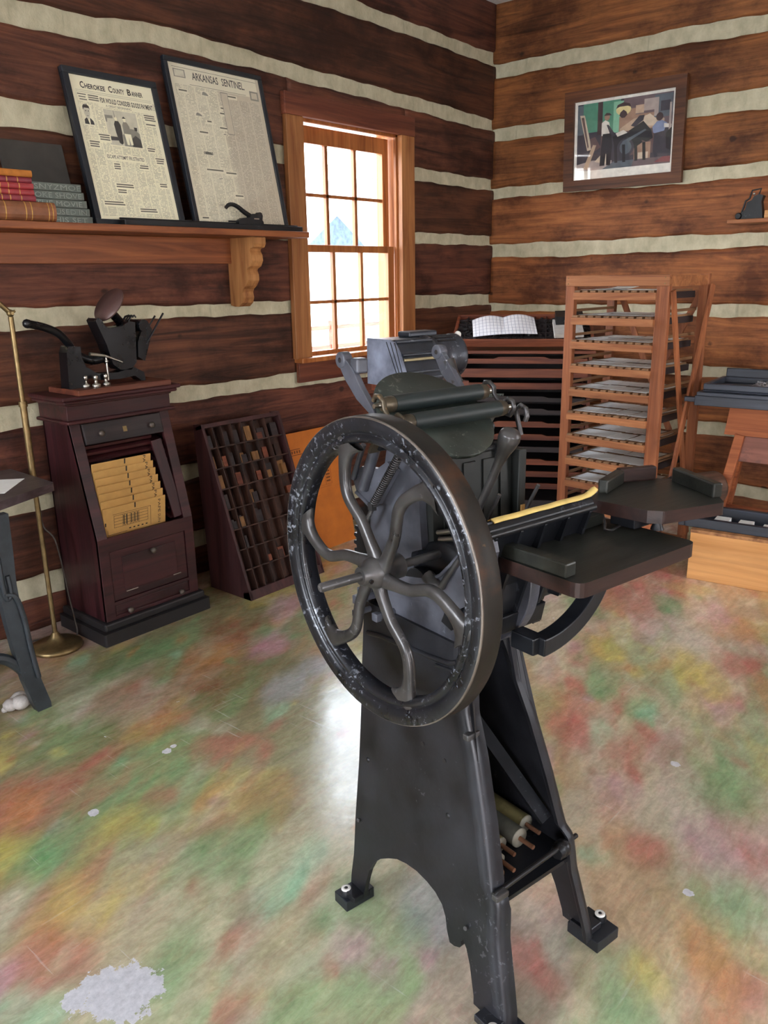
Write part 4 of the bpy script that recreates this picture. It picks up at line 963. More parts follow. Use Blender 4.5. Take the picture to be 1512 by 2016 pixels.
# long black bar and the lever punch on it
p = MB(); p.box(1.975, 2.97, 3.03, 3.072, 1.6605, 1.684); p.box(1.975, 2.97, 3.064, 3.072, 1.684, 1.692)
tag(p.build('composing_bar', M_BLACKIRON, None, .003), 'long flat black bar lying on the shelf in front of the framed pages', 'bar')
t = thing('lever_punch', (2.61, 3.05, 1.6845), 'small black lever punch with curled handle standing on the long black bar', 'punch')
p = MB((2.61, 3.05, 1.6845)); p.prism([(2.575, 1.6845), (2.725, 1.6845), (2.722, 1.70), (2.716, 1.705), (2.72, 1.725), (2.714, 1.738), (2.703, 1.741), (2.69, 1.733), (2.66, 1.732), (2.648, 1.728), (2.64, 1.715), (2.60, 1.712), (2.575, 1.70)], lambda a, b, c: (a, c, b), 3.038, 3.062); p.build('punch_body', M_BLACKIRON, t, .003)
p = MB((2.61, 3.05, 1.6845)); path = catm([(2.655, 3.05, 1.722), (2.62, 3.05, 1.737), (2.585, 3.05, 1.757), (2.555, 3.05, 1.767), (2.53, 3.05, 1.765), (2.512, 3.05, 1.752)], 4); p.tube(path, [.011-.003*i/len(path) for i in range(len(path))], 10); p.build('handle', M_BLACKIRON, t)
p = MB((2.61, 3.05, 1.6845)); p.box(2.525, 2.60, 3.045, 3.055, 1.692, 1.699); p.build('punch_arm', M_BLACKIRON, t, .001)
p = MB((2.61, 3.05, 1.6845)); p.box(2.665, 2.695, 3.036, 3.0385, 1.708, 1.713); p.build('jaw_pin', M_STEEL, t)
# books
def book(x0, x1, y0, d, z0, z1, cov, label, bands, name='book', rz=0, group=None):
    t = thing(name, ((x0+x1)/2, y0, z0), label, 'book', rz, group); w = x1-x0; h = z1-z0; r = h*.45
    n = 8; arc = [(r*(.25)-r*math.sin(PI*k/n)*.55, h/2-h/2*math.cos(PI*k/n)) for k in range(n+1)]
    p = MB(); sec = arc + [(d, h), (d, h-.0025), (.02, h-.0025), (.02, .0025), (d, .0025), (d, 0)]
    p.prism(sec, lambda a, b, c: (c, a, b), -w/2, w/2, 0, None, False); p.build('cover', cov, t)
    p = MB(); p.box(-w/2+.003, w/2-.003, .015, d-.004, .0025, h-.0025); p.build('page_block', M_PAGES, t)
    if bands:
        for b in bands:
            p = MB()
            for k in range(n): p.quad((-w/2+w*b, arc[k][0]-.0006, arc[k][1]), (-w/2+w*b+.0035, arc[k][0]-.0006, arc[k][1]), (-w/2+w*b+.0035, arc[k+1][0]-.0006, arc[k+1][1]), (-w/2+w*b, arc[k+1][0]-.0006, arc[k+1][1]))
            p.build('gilt_band', M_GOLD, t)
M_PAGES = plain('page_edges', '#b9a98a', .9); M_BRL = plain('worn_brown_calf', '#7a4a2e', .5, var=.4, scale=14); M_OCH = plain('ochre_cloth', '#b06c26', .7, var=.2); M_MAROON = plain('maroon_leather', '#7c2633', .45, var=.25)
book(1.36, 1.672, 3.015, .13, 1.6605, 1.728, M_BRL, 'thick worn brown leather book at the bottom of the stack on the shelf', [.28, .38, .62, .69, .9, .95], group='books stacked on the shelf')
zz = 1.7285
for k, (h, mt, lab, x1) in enumerate(((.0195, M_MAROON, 'dark red book lying directly on the thick brown book', 1.604), (.0205, M_RED, 'red book second up above the thick brown book', 1.602), (.0205, M_RED, 'bright red gilt-banded book just below the dark red and ochre pair', 1.6), (.0195, M_MAROON, 'dark red book directly under the ochre one on the shelf stack', 1.598), (.0235, M_OCH, 'ochre cloth book on top of the red book stack', 1.6))):
    book(1.35, x1, 3.02+.004*(k % 2), .125, zz, zz+h, mt, lab, [.2, .5, .62, .78] if k < 4 else None, group='books stacked on the shelf'); zz += h+.0005
# stacked metal type lines
M_SLUG = plain('grey_type_metal', '#5f6660', .45, .5, var=.2); M_SLUGF = plain('raised_letter_metal', '#858c84', .4, .5, var=.2)
words = ['THIS SET', 'IS USED IN', 'THE MOVIE', 'OKE SHOVE', 'SNYZMOE']; nm = ['bottom', 'second from bottom', 'middle', 'second from top', 'top']
for k, wd_ in enumerate(words):
    z0 = 1.6605+.0292*k; x0, x1 = (1.676 if k < 2 else 1.609), 1.868-.009*k
    t = thing('type_slug', ((x0+x1)/2, 3.135, z0), 'grey metal line of raised letters, %s of the five stacked beside the books' % nm[k], 'type slug', 0, 'stacked metal type lines')
    p = MB(); p.box((x0-x1)/2, (x1-x0)/2, -.045, .03, 0, .0285); p.build('slug_body', M_SLUG, t, .001, 1)
    p = MB(); q0 = (x0-x1)/2+(.003 if k < 2 else .03); p.text(wd_, .026, lambda x, y, z: (x+q0, -.0452-z, .005+y), 0, .165 if k < 2 else .19, .0012); p.build('raised_letters', M_SLUGF, t)
# slate-coloured slab leaning at the back
t = MB(); L = R(-14)
t.box(0, .262, 0, .012, 0, .315, 0, Matrix.Translation((1.592, 3.158, 1.6605)) @ Matrix.Rotation(L, 4, 'X'))
tag(t.build('leaning_board', plain('dark_slate_board', '#36332f', .6, var=.2, scale=12), None, .002), 'dark slate-coloured board leaning on the wall behind the stacked books', 'board')

# ------------------------------------------------------------------ mahogany copy cabinet with sloping front
CO_ = (1.84, 3.05, 0); cab = thing('copy_cabinet', CO_, 'tall dark mahogany cabinet with sloping open front against the log wall', 'cabinet')
K = lambda: MB(CO_)
xl, xr, yb = 1.608, 2.072, 3.2
yf = lambda z: 2.885 if z < .443 else 2.885+(z-.443)*(.110/.457)
p = K()
for (a, b) in ((xl, xl+.022), (xr-.022, xr)): p.prism([(2.887, .09), (yb, .09), (yb, .91), (yf(.91), .91), (2.887, .443)], lambda q, r, c: (c, q, r), a, b)
p.box(xl, xr, yb-.012, yb, .09, .91); p.box(xl+.02, xr-.02, 2.89, yb-.01, .40, .415); p.box(xl+.02, xr-.02, 2.89, yb-.01, .09, .11)
p.build('carcass', M_MAHOG, cab, .002)
p = K(); p.prism([(xl-.035, 2.85), (xr+.035, 2.85), (xr+.035, 3.215), (xl-.035, 3.215)], lambda a, b, c: (a, b, c), 0, .055); p.box(xl-.02, xr+.02, 2.865, 3.21, .055, .09); p.build('plinth', M_DARKBASE, cab, .008)
p = K(); p.box(xl-.008, xr+.008, 2.985, 3.205, .905, .985); p.build('frieze', M_MAHOGX, cab, .003)
p = K()
for (o, z0, z1) in ((.02, .905, .92), (.012, .975, .99), (.03, .985, 1.0), (.042, 1.0, 1.017)): p.box(xl-o, xr+o, 2.985-o, 3.215, z0, z1)
p.build('cornice', M_MAHOGX, cab, .006)
# face frame
p = K()
for (a, b) in ((xl, xl+.046), (xr-.046, xr)): p.bar(((a+b)/2, 2.892, .44), ((a+b)/2, yf(.905)+.007, .905), b-a, .016, (0, -1, .24)); p.box(a, b, 2.884, 2.90, .09, .445)
p.box(xl+.04, xr-.04, 2.884, 2.90, .385, .445); p.box(xl+.04, xr-.04, 2.884, 2.90, .09, .105); p.box(xl+.04, xr-.04, 2.884, 2.90, .152, .166)
p.build('face_frame', M_MAHOGX, cab, .002)
def knob(parent, x, y, z, d=(0, -1, 0)):
    q = K(); q.lathe([(.006, 0), (.005, .008), (.012, .014), (.013, .02), (.008, .026), (0, .027)], (x, y, z), d, 16); q.build('knob', M_KNOB, parent)
M_KNOB = plain('pewter_knob', '#5c534c', .45, .5)
p = K(); p.box(xl+.048, xr-.048, 2.888, 2.902, .168, .383); dr = p.build('flap_door', M_MAHOGX, cab, .003)
p = K(); p.box(xl+.10, xr-.10, 2.884, 2.89, .20, .352); p.build('door_panel', M_MAHOGX, dr, .004)
p = K(); p.box(xl+.105, xl+.16, 2.8825, 2.886, .197, .2005); p.box(xr-.125, xr-.085, 2.8825, 2.886, .2, .2035); p.build('stay_plate', M_STEEL, dr); knob(dr, 1.85, 2.884, .345)
p = K(); p.box(xl+.048, xr-.048, 2.888, 2.902, .107, .150); d2 = p.build('drawer', M_MAHOGX, cab, .003); knob(d2, 1.715, 2.888, .116); knob(d2, 1.975, 2.888, .116)
sn = Vector((0, -.972, .234))
p = K(); p.bar((xl+.05, 2.983, .857), (xr-.05, 2.983, .857), .016, .085, (0, .234, .972)); d3 = p.build('drawer', M_CASEDARK, cab, .003)
knob(d3, 1.725, 2.976, .853, sn); knob(d3, 1.962, 2.976, .853, sn)
p = K(); p.bar((1.832, 2.9745, .857), (1.85, 2.9745, .857), .002, .022, (0, .234, .972)); p.build('keyhole_plate', M_BRASS, d3)
# grooved partitions inside for the envelopes
for k in range(9):
    z = .455+.04*k; y = yf(z)+.02
    p = K()
    for (a, b) in ((xl+.024, xl+.046), (xr-.095, xr-.046)): p.bar(((a+b)/2, y, z), ((a+b)/2, y+.16, z+.05), b-a, .012, (0, -.3, 1))
    p.build('slot_rail', M_MAHOG, cab)
for k in range(3):
    z = .755+.026*k; p = K(); p.bar((xl+.046, yf(z)+.03, z), (xr-.10, yf(z)+.03, z), .03, .012, (0, -.3, 1)); p.build('shelf_slat', M_MAHOGX, cab)
p = K(); p.bar((1.975, 2.965, .79), (2.012, 2.90, .455), .008, .05, (1, 0, 0)); p.build('stay_board', M_MAHOG, cab)
# the kraft envelopes
ords = ['front', 'second', 'third', 'fourth', 'fifth', 'sixth', 'rearmost']
for k in range(7):
    zt = .556+.0300*k; yt = yf(zt)+.010; zb = .425+.03*k; x0, x1 = 1.657-.0, 1.957-.004*k
    t = thing('kraft_envelope', (x0, yt+.0, zb), 'brown kraft envelope in the cabinet, %s of the row of seven' % ords[k] if k else 'frontmost kraft envelope in the cabinet, its printed ruled table in full view', 'envelope', 0, 'kraft envelopes in the cabinet', (R(8), 0, 0))
    hh = zt-zb+.006
    p = MB(); p.box(0, x1-x0, 0, .004, 0, hh); p.build('envelope', M_KRAFT, t, .001, 1)
    p = MB(); a = .15
    q_ = MB(); q_.box(a-.003, a+.003, -.0004, .0, hh-.022, hh); q_.build('string_notch', M_INK, t)
    if k == 0:
        for z_ in (.045, .058, .071, .084, .097): p.box(.05, .212, -.0005, 0, z_, z_+.0012)
        for x_ in (.05, .09, .10, .112, .125, .14, .155, .168, .211): p.box(x_, x_+.0012, -.0005, 0, .045, .098)
        for x_ in (.094, .107, .130, .146, .160): p.box(x_, x_+.004, -.0005, 0, .05, .094)
        p.box(.225, .2262, -.0005, 0, .02, .105); p.box(.045, .2262, -.0005, 0, .104, .1052); p.box(.02, .11, -.0005, 0, .018, .0195); p.box(.02, .0212, -.0005, 0, .018, .04); p.box(.008, .014, -.0005, 0, .06, .075)
        for x_ in (.12, .14, .16, .18, .2): p.box(x_, x_+.009, -.0005, 0, .026, .031)
        p.text('PAPE', .02, lambda x, y, z: (.262+y*.9, -.0005, .125-x), 0, .06); p.text('SUN', .02, lambda x, y, z: (.262+y*.9, -.0005, .058-x), 0, .038)
    else:
        p.text('PAV', .02, lambda x, y, z: (.255-.003*k+y*.9, -.0005, hh-.002-x), 0, .05)
    p.build('printing', M_INK, t)
# plank and tabletop press on the cabinet
p = MB(); p.box(1.632, 2.06, 2.935, 3.165, 1.0175, 1.040)
tag(p.build('plank', wood('reddish_plank', '#7c4632', '#52291f', 'X', .8, .5), None, .003), 'short reddish plank lying on top of the tall mahogany cabinet', 'plank')
TO = (1.84, 3.06, 1.0405); tp = thing('tabletop_press', TO, 'small black lever printing press with round brown disc on top of the mahogany cabinet', 'small press')
T_ = lambda: MB(TO)
M_TP = iron('lacquered_black', '#0e0f13', '#3a3c44', .3, .05)
p = T_(); p.prism([(1.632, 1.0405), (1.70, 1.0405), (1.705, 1.06), (1.72, 1.075), (1.78, 1.062), (1.86, 1.058), (1.93, 1.065), (1.962, 1.0405), (1.98, 1.0405), (1.975, 1.075), (1.93, 1.10), (1.85, 1.085), (1.76, 1.09), (1.715, 1.12), (1.70, 1.16), (1.70, 1.20), (1.65, 1.205), (1.64, 1.18)], lambda a, b, c: (a, c, b), 3.0, 3.06); p.build('base_casting', M_TP, tp, .005)
p = T_(); path = catm([(1.495, 2.99, 1.298), (1.56, 3.0, 1.282), (1.62, 3.01, 1.255), (1.665, 3.03, 1.215), (1.70, 3.04, 1.17), (1.76, 3.04, 1.14), (1.82, 3.04, 1.145)], 5); n = len(path); p.tube(path, [.0155-.002*math.sin(i/n*3) + .004*(i/n) for i in range(n)], 12); p.ball((1.493, 2.99, 1.2985), .0175, 10); p.build('hand_lever', M_TP, tp)
p = T_(); p.prism([(1.835, 1.12), (1.815, 1.2), (1.785, 1.275), (1.778, 1.295), (1.79, 1.306), (1.806, 1.296), (1.815, 1.275), (1.83, 1.262), (1.895, 1.268), (1.93, 1.285), (1.955, 1.28), (1.95, 1.2), (1.945, 1.12), (1.915, 1.09), (1.865, 1.095)], lambda a, b, c: (a, c, b), 3.0, 3.07); p.build('bed_frame', M_TP, tp, .006)
p = T_(); p.lathe([(.075, -.005), (.078, 0), (.0775, .003), (0, .0035)], (1.868, 3.04, 1.352), (-.80, -.05, .60), 32); o = p.build('ink_disc', plain('brown_ink_disc', '#5a4340', .4, .2), tp); o['label'] = 'brown round ink disc'
p = T_(); p.tube([(1.87, 3.05, 1.335), (1.93, 3.07, 1.28)], .018, 10); p.build('disc_arm', M_TP, tp)
p = T_(); p.prism([(1.955, 1.14), (1.96, 1.20), (1.99, 1.26), (2.02, 1.27), (2.035, 1.245), (2.01, 1.18), (1.985, 1.12)], lambda a, b, c: (a, c, b), 3.0, 3.09); p.tube([(1.99, 2.99, 1.265), (1.99, 3.10, 1.265)], .025, 12); p.build('platen', M_TP, tp, .005)
for (dy, dz) in ((0, 0), (.06, -.012)):
    p = T_(); p.tube([(2.0, 3.0+dy, 1.19), (2.095, 3.0+dy, 1.31+dz)], .0042, 7); p.build('roller_hook', M_TP, tp)
for k in range(3):
    p = T_(); p.tube([(1.93, 3.02+.02*k, 1.275), (1.95, 3.02+.02*k, 1.302), (1.968, 3.02+.02*k, 1.306), (1.974, 3.02+.02*k, 1.298)], .004, 6); p.build('roller_saddle', M_TP, tp)
p = T_(); p.tube([(1.735, 3.0, 1.168), (1.80, 3.0, 1.157), (1.875, 2.995, 1.125)], [.008, .006, .0035], 8); p.build('side_link', M_STEEL, tp)
p = T_(); p.tube([(1.80, 2.99, 1.15), (1.80, 2.99, 1.06)], .004, 8); p.ball((1.80, 2.99, 1.135), .008, 8); p.build('depth_screw', M_STEEL, tp)
for k, (x, y, lab) in enumerate(((1.708, 3.005, 'leftmost'), (1.735, 2.975, 'middle'), (1.785, 2.985, 'rightmost'))):
    t = MB(); t.lathe([(.016, 0), (.017, .006), (.016, .011), (.007, .014), (.006, .028), (.009, .032), (.0095, .042), (.006, .047), (0, .0475)], (x, y, 1.0405), (0, 0, 1), 18)
    tag(t.build('steel_weight', M_STEEL), 'small bright steel stepped weight in front of the tabletop press, %s of three' % lab, 'weight', 'steel weights by the tabletop press')

# ------------------------------------------------------------------ brass floor lamp and its cord
LO = (1.449, 3.018, 0); lp = thing('floor_lamp', LO, 'slender brass floor lamp between the iron-legged table and the mahogany cabinet', 'floor lamp'); Q = lambda: MB(LO)
p = Q(); p.lathe([(.098, 0), (.104, .006), (.100, .016), (.09, .022), (.07, .026), (.035, .034), (.022, .05), (.016, .062), (.012, .07)], LO, (0, 0, 1), 40); p.build('base', M_BRASS, lp)
p = Q(); p.tube([(1.449, 3.018, .06), (1.449, 3.018, .66)], .0095, 14); p.tube([(1.449, 3.018, .66), (1.449, 3.018, 1.005)], .0125, 14); p.build('lower_pole', M_BRASS, lp)
p = Q(); p.tube([(1.449, 3.018, .995), (1.449, 3.018, 1.015)], .016, 14); p.tube([(1.449, 3.018, 1.0), (1.449, 3.018, 1.325)], .0095, 14); p.build('upper_pole', M_BRASS, lp)
p = Q(); p.ball((1.449, 3.018, 1.338), .014, 10); p.tube([(1.449, 3.0, 1.338), (1.449, 3.036, 1.338)], .0065, 8); p.tube([(1.452, 3.02, 1.338), (1.468, 3.02, 1.345)], .005, 7); p.build('swivel', M_BRASS, lp)
p = Q(); p.tube([(1.449, 3.018, 1.338), (1.416, 3.02, 1.372), (1.33, 3.03, 1.46)], .009, 12); p.build('arm', M_BRASS, lp)
p = Q(); p.lathe([(.02, 0), (.03, .02), (.055, .08), (.06, .10)], (1.33, 3.03, 1.47), (-.5, 0, -.86), 24); p.build('shade', M_BRASS, lp)
p = Q(); p.tube(catm([(1.452, 3.03, .70), (1.47, 3.05, .66), (1.478, 3.06, .58), (1.49, 3.075, .50), (1.52, 3.055, .44), (1.535, 3.05, .3), (1.545, 3.05, .18), (1.556, 3.05, .08), (1.548, 3.04, .008), (1.50, 3.12, .004), (1.40, 3.15, .004)], 5), .0032, 6); p.build('cord', plain('grey_flex', '#4b4440', .6), lp)

# ------------------------------------------------------------------ iron-legged table at the left edge
TB = (1.0, 2.75, 0); tb_ = thing('iron_table', TB, 'wooden-topped table on curved black cast-iron legs at the left edge', 'table'); Q = lambda: MB(TB)
p = Q(); p.prism([(1.392, 3.075), (1.384, 2.735), (1.375, 2.725), (.70, 2.445), (.62, 2.75), (.70, 3.075)], lambda a, b, c: (a, b, c), .728, .757); p.build('tabletop', wood('dark_worn_top', '#5d5257', '#35292c', 'X', .7, .4), tb_, .006)
M_LEG = iron('black_leg_iron', '#2b3035', '#5b646c', .42, .12)
leg = [(0, .725), (.055, .725), (.05, .60), (.045, .48), (.05, .36), (.06, .25), (.085, .12), (.105, .02), (.105, 0), (.055, 0), (.048, .03), (.02, .13), (.0, .19), (-.05, .26), (-.09, .28), (-.13, .29), (-.13, .245), (-.10, .24), (-.06, .215), (-.03, .18), (-.01, .14), (.012, .28), (.005, .36), (-.01, .43), (-.02, .55), (-.01, .66)]
def legmesh(dx, dy):
    p = Q(); p.prism([(.0, .725), (.055, .725), (.052, .60), (.047, .48), (.052, .36), (.062, .25), (.082, .12), (.105, .02), (.105, 0), (.055, 0), (.045, .03), (.022, .13), (.006, .25), (-.005, .36), (-.012, .48), (-.008, .6)], lambda a, b, c: (1.085+a+dx, c+dy, b), 2.58, 2.612)
    p.tube(catm([(1.105+dx, 2.576+dy, .52), (1.108+dx, 2.576+dy, .46), (1.092+dx, 2.576+dy, .44), (1.085+dx, 2.576+dy, .5), (1.083+dx, 2.576+dy, .62)], 4), .008, 7)
    p.tube(catm([(1.085+dx, 2.575+dy, .46), (1.12+dx, 2.575+dy, .44), (1.138+dx, 2.575+dy, .36), (1.145+dx, 2.575+dy, .25), (1.158+dx, 2.575+dy, .13)], 4), .009, 7)
    p.tube(catm([(1.14+dx, 2.60+dy, .12), (1.10+dx, 2.60+dy, .19), (1.05+dx, 2.60+dy, .235), (.98+dx, 2.60+dy, .25), (.90+dx, 2.60+dy, .245)], 4), .019, 8)
    p.build('leg', M_LEG, tb_, .003)
legmesh(0, 0); legmesh(-.0, .40)
p = Q(); p.tube([(.92, 2.6, .245), (.92, 3.0, .245)], .012, 8); p.tube(catm([(.92, 2.62, .25), (.98, 2.7, .2), (1.03, 2.8, .26), (1.0, 2.95, .2)], 4), .01, 7); p.build('stretcher', M_LEG, tb_)
legmesh(-.36, 0) if False else None
p = Q(); p.tube([(.80, 2.62, .0), (.80, 2.62, .725)], .025, 10); p.tube([(.80, 2.95, .0), (.80, 2.95, .725)], .025, 10); p.build('leg', M_LEG, tb_)
p = MB(); p.prism([(1.345, 2.87), (1.20, 2.72), (1.02, 2.88), (1.165, 3.03)], lambda a, b, c: (a, b, c), .7575, .7585)
tag(p.build('paper_sheet', M_PAPER), 'white sheet of paper lying on the iron-legged table', 'paper')
# crumpled white rag
bm = MB(); rr = random.Random(5)
for (x, y, s) in ((1.085, 2.665, .026), (1.115, 2.65, .03), (1.14, 2.662, .026), (1.105, 2.68, .024), (1.128, 2.685, .028), (1.15, 2.68, .022), (1.065, 2.668, .013)):
    bm.ball((x, y, s*.85), s, 10, (rr.uniform(.8, 1.2), rr.uniform(.7, 1.1), .85))
tag(bm.build('rag', plain('white_cloth', '#b9b4b0', .9, var=.2, scale=60, bump=.6)), 'crumpled white rag on the floor behind the iron table leg', 'rag')

# ------------------------------------------------------------------ slanting stand of small type compartments
TO2 = (2.52, 2.9, 0); ts = thing('type_stand', TO2, 'dark slanting case of small type compartments standing between cabinet and orange board', 'type case'); Q = lambda: MB(TO2)
x0, x1 = 2.275, 2.762; bl, tl = Vector((2.764, .0)), Vector((3.043, .802)); sd = (tl-bl).normalized(); sn_ = Vector((sd.y, -sd.x)); Ls = (tl-bl).length
def face(x, s, d): q = bl+sd*s+sn_*d; return (x, q.x, q.y)      # d = depth behind the sloping face
p = Q()
for (a, b) in ((x0, x0+.014), (x1-.014, x1)): p.prism([(2.764, 0), (3.06, 0), (3.10, .795), (3.043, .802)], lambda q, r, c: (c, q, r), a, b)
p.add([face(x, s, d) for s in (0, .045) for d in (0, .05) for x in (x0, x1)], [(0, 1, 3, 2), (4, 6, 7, 5), (0, 4, 5, 1), (2, 3, 7, 6), (0, 2, 6, 4), (1, 5, 7, 3)])
p.add([face(x, s, d) for s in (Ls-.02, Ls) for d in (0, .05) for x in (x0, x1)], [(0, 1, 3, 2), (4, 6, 7, 5), (0, 4, 5, 1), (2, 3, 7, 6), (0, 2, 6, 4), (1, 5, 7, 3)])
p.build('case_body', wood('stand_side', '#4a2a2a', '#2c181a', 'Z', .8, .5), ts, .002)
p = Q(); p.add([face(x, s, .05) for s in (.0, Ls) for x in (x0+.01, x1-.01)] + [face(x, s, .056) for s in (.0, Ls) for x in (x0+.01, x1-.01)], [(0, 1, 3, 2), (4, 6, 7, 5), (0, 4, 5, 1), (2, 3, 7, 6), (0, 2, 6, 4), (1, 5, 7, 3)]); p.build('case_back', M_TYPECASE, ts)
cols = [0, .10, .21, .335, .475, .635, .80, 1.0]; rowsn = 8
p = Q()
def slat(a, b, c, d):     # x range, s range
    p.add([face(x, s, dd) for s in (c, d) for dd in (.003, .05) for x in (a, b)], [(0, 1, 3, 2), (4, 6, 7, 5), (0, 4, 5, 1), (2, 3, 7, 6), (0, 2, 6, 4), (1, 5, 7, 3)])
ws = x1-x0-.028; s0_, s1_ = .045, Ls-.02
for c in cols[1:-1]:
    xx = x0+.014+ws*c; slat(xx-.002, xx+.002, s0_, s1_)
for k in range(1, rowsn): sr = s0_+(s1_-s0_)*k/rowsn; slat(x0+.014, x1-.014, sr-.003, sr+.003)
p.build('partitions', M_TYPECASE, ts)
# type and furniture lying in the compartments
rr = random.Random(11); M_CUT = [M_CASEDARK, M_TYPECASE, wood('pale_block', '#8a6238', '#5a3d20', 'Z'), M_CASEWOOD]
for r_ in range(rowsn):
    for c in range(7):
        if rr.random() < (.9 if r_ >= 5 else .35):
            a, b = x0+.016+ws*cols[c], x0+.012+ws*cols[c+1]; c0 = s0_+(s1_-s0_)*r_/rowsn+.004
            for j in range(rr.choice((1, 2, 2))):
                xa = a+(b-a)*rr.uniform(0, .35); xb = xa+(b-a)*rr.uniform(.3, .6); hh = rr.uniform(.03, .075); d0 = rr.uniform(.008, .025)
                xb = min(xb, b-.001)
                p = Q(); p.add([face(x, s, d) for s in (c0, c0+hh) for d in (d0, .049) for x in (xa, xb)], [(0, 1, 3, 2), (4, 6, 7, 5), (0, 4, 5, 1), (2, 3, 7, 6), (0, 2, 6, 4), (1, 5, 7, 3)])
                o = p.build('type_block', M_CUT[rr.choice((0, 0, 1, 2, 3))], None); o.location = TO2
                rown = ['bottom', 'second', 'third', 'fourth', 'fifth', 'sixth', 'seventh', 'top'][r_]; coln = ['leftmost', 'second', 'third', 'fourth', 'fifth', 'sixth', 'rightmost'][c]
                tag(o, 'wood type block in the %s row, %s compartment of the slanting case%s' % (rown, coln, ', beside another block' if j else ''), 'type block', 'blocks in the slanting type case')
# orange card leaning on the wall
OB = (3.05, 3.01, .0); A_ = R(-9.2)
t = thing('orange_card', OB, 'orange printed cardboard sheet leaning on the wall behind the flywheel', 'card', 0, None, (A_, 0, 0))
M_ORANGE = plain('orange_card_stock', '#b8661c', .7, var=.12, scale=14)
p = MB(); p.box(-.245, .22, 0, .005, 0, .665); p.build('card', M_ORANGE, t)
p = MB()
for (a, b, c, d) in ((-.21, -.10, .575, .579), (-.215, -.09, .545, .549), (.015, .016, .15+.2, .50), (.10, .101, .35, .50), (.015, .101, .35, .351), (.015, .101, .499, .50), (.055, .056, .35, .5), (-.05, .0, .30, .301), (-.05, -.049, .30, .40), (.0, .09, .34, .341)): p.box(a, b, -.0005, 0, c, d)
for k in range(7): p.box(.062, .092, -.0005, 0, .365+.018*k, .374+.018*k)
for k in range(6): p.box(-.2+.018*k, -.19+.018*k, -.0005, 0, .555, .57)
p.text('E', .05, lambda x, y, z: (.02+y*.6, -.0006, .49-x*.5), 0); p.build('printing', M_CARDINK, t) if False else None
M_CARDINK = plain('brown_card_ink', '#6e3a14', .8); p.build('printing', M_CARDINK, t)
# ------------------------------------------------------------------ framed print on the right wall
FR = (XW-.004, 2.319, 1.94); ft = thing('framed_print', FR, 'brown wooden framed print of men working a press, hanging on the right-hand log wall', 'framed print', 0, None, (0, R(-2.5), 0))
# local: x out of the wall is -x, y to the left in the picture, z up
fw2, fh2, bw = .755, .567, .062
p = MB()
hw = fw2/2
def fr_piece(y0, y1, z0, z1): p.prism([(y0, z0), (y1, z0), (y1, z1), (y0, z1)], lambda a, b, c: (c, a, b), -.032, -.004)
for (i, o) in ((0, 0),):
    q = [(-hw, 0), (hw, 0), (hw-bw, bw), (-hw+bw, bw)]; p.prism(q, lambda a, b, c: (c, a, b), -.034, -.004)
    q = [(-hw, fh2), (hw, fh2), (hw-bw, fh2-bw), (-hw+bw, fh2-bw)]; p.prism(q, lambda a, b, c: (c, a, b), -.034, -.004)
    q = [(-hw, 0), (-hw, fh2), (-hw+bw, fh2-bw), (-hw+bw, bw)]; p.prism(q, lambda a, b, c: (c, a, b), -.034, -.004)
    q = [(hw, 0), (hw, fh2), (hw-bw, fh2-bw), (hw-bw, bw)]; p.prism(q, lambda a, b, c: (c, a, b), -.034, -.004)
p.build('frame', wood('walnut_frame', '#6d4228', '#442717', 'Y', .9, .5), ft, .003)
pc = ['#e8e4da', '#3a3640', '#57616a', '#4f8a72', '#7fb598', '#3d2a2c', '#9a7a66', '#b89e86', '#1d1c22', '#c9b8a2', '#d8c890', '#7d88a8', '#5f4a48', '#8a4a4c', '#a89a94', '#6b5a5e', '#d9d2c8']
PM = [plain('print_colour', c, .55, var=.14, scale=26) for c in pc]
p = MB(); iw, ih = fw2-2*bw, fh2-2*bw; lay = [0]
p.box(-.014, -.008, -iw/2-.003, iw/2+.003, bw-.003, bw+ih+.003, 0)
def pp(pts, mi):
    lay[0] += 1; d = -.0142-.00004*lay[0]
    p.add([(d, iw/2-a*iw, bw+ih*(1-b)) for a, b in pts], [tuple(range(len(pts)))], mi)
def rect(a, b, c, d, mi): pp([(a, c), (b, c), (b, d), (a, d)], mi)
def blob(cx, cy, rx, ry, mi, n=14): pp([(cx+rx*math.cos(2*PI*k/n), cy+ry*math.sin(2*PI*k/n)) for k in range(n)], mi)
rect(.03, .975, .035, .885, 1)
rect(.03, .09, .05, .45, 2); rect(.09, .24, .035, .40, 3); rect(.24, .29, .035, .44, 5); rect(.29, .47, .035, .41, 3); rect(.40, .50, .06, .44, 4)
rect(.50, .975, .035, .42, 15); rect(.53, .62, .17, .27, 6); rect(.62, .70, .14, .24, 7); rect(.70, .80, .08, .22, 14); rect(.46, .80, .25, .50, 6); pp([(.47, .40), (.60, .30), (.74, .27), (.90, .34), (.90, .42), (.47, .44)], 7)
rect(.80, .97, .05, .32, 2); rect(.80, .84, .08, .3, 14); rect(.86, .95, .13, .25, 1)
pp([(.62, .40), (.72, .28), (.76, .26), (.82, .33), (.84, .42), (.74, .40)], 9)
rect(.5, .82, .44, .74, 12); rect(.62, .78, .60, .80, 6); rect(.66, .76, .72, .80, 9)
# lamp
blob(.50, .17, .075, .07, 10); pp([(.425, .15), (.44, .105), (.50, .08), (.56, .105), (.575, .15), (.54, .13), (.46, .13)], 5); pp([(.47, .2), (.5, .17), (.53, .2), (.54, .235), (.515, .27), (.485, .27), (.46, .235)], 5)
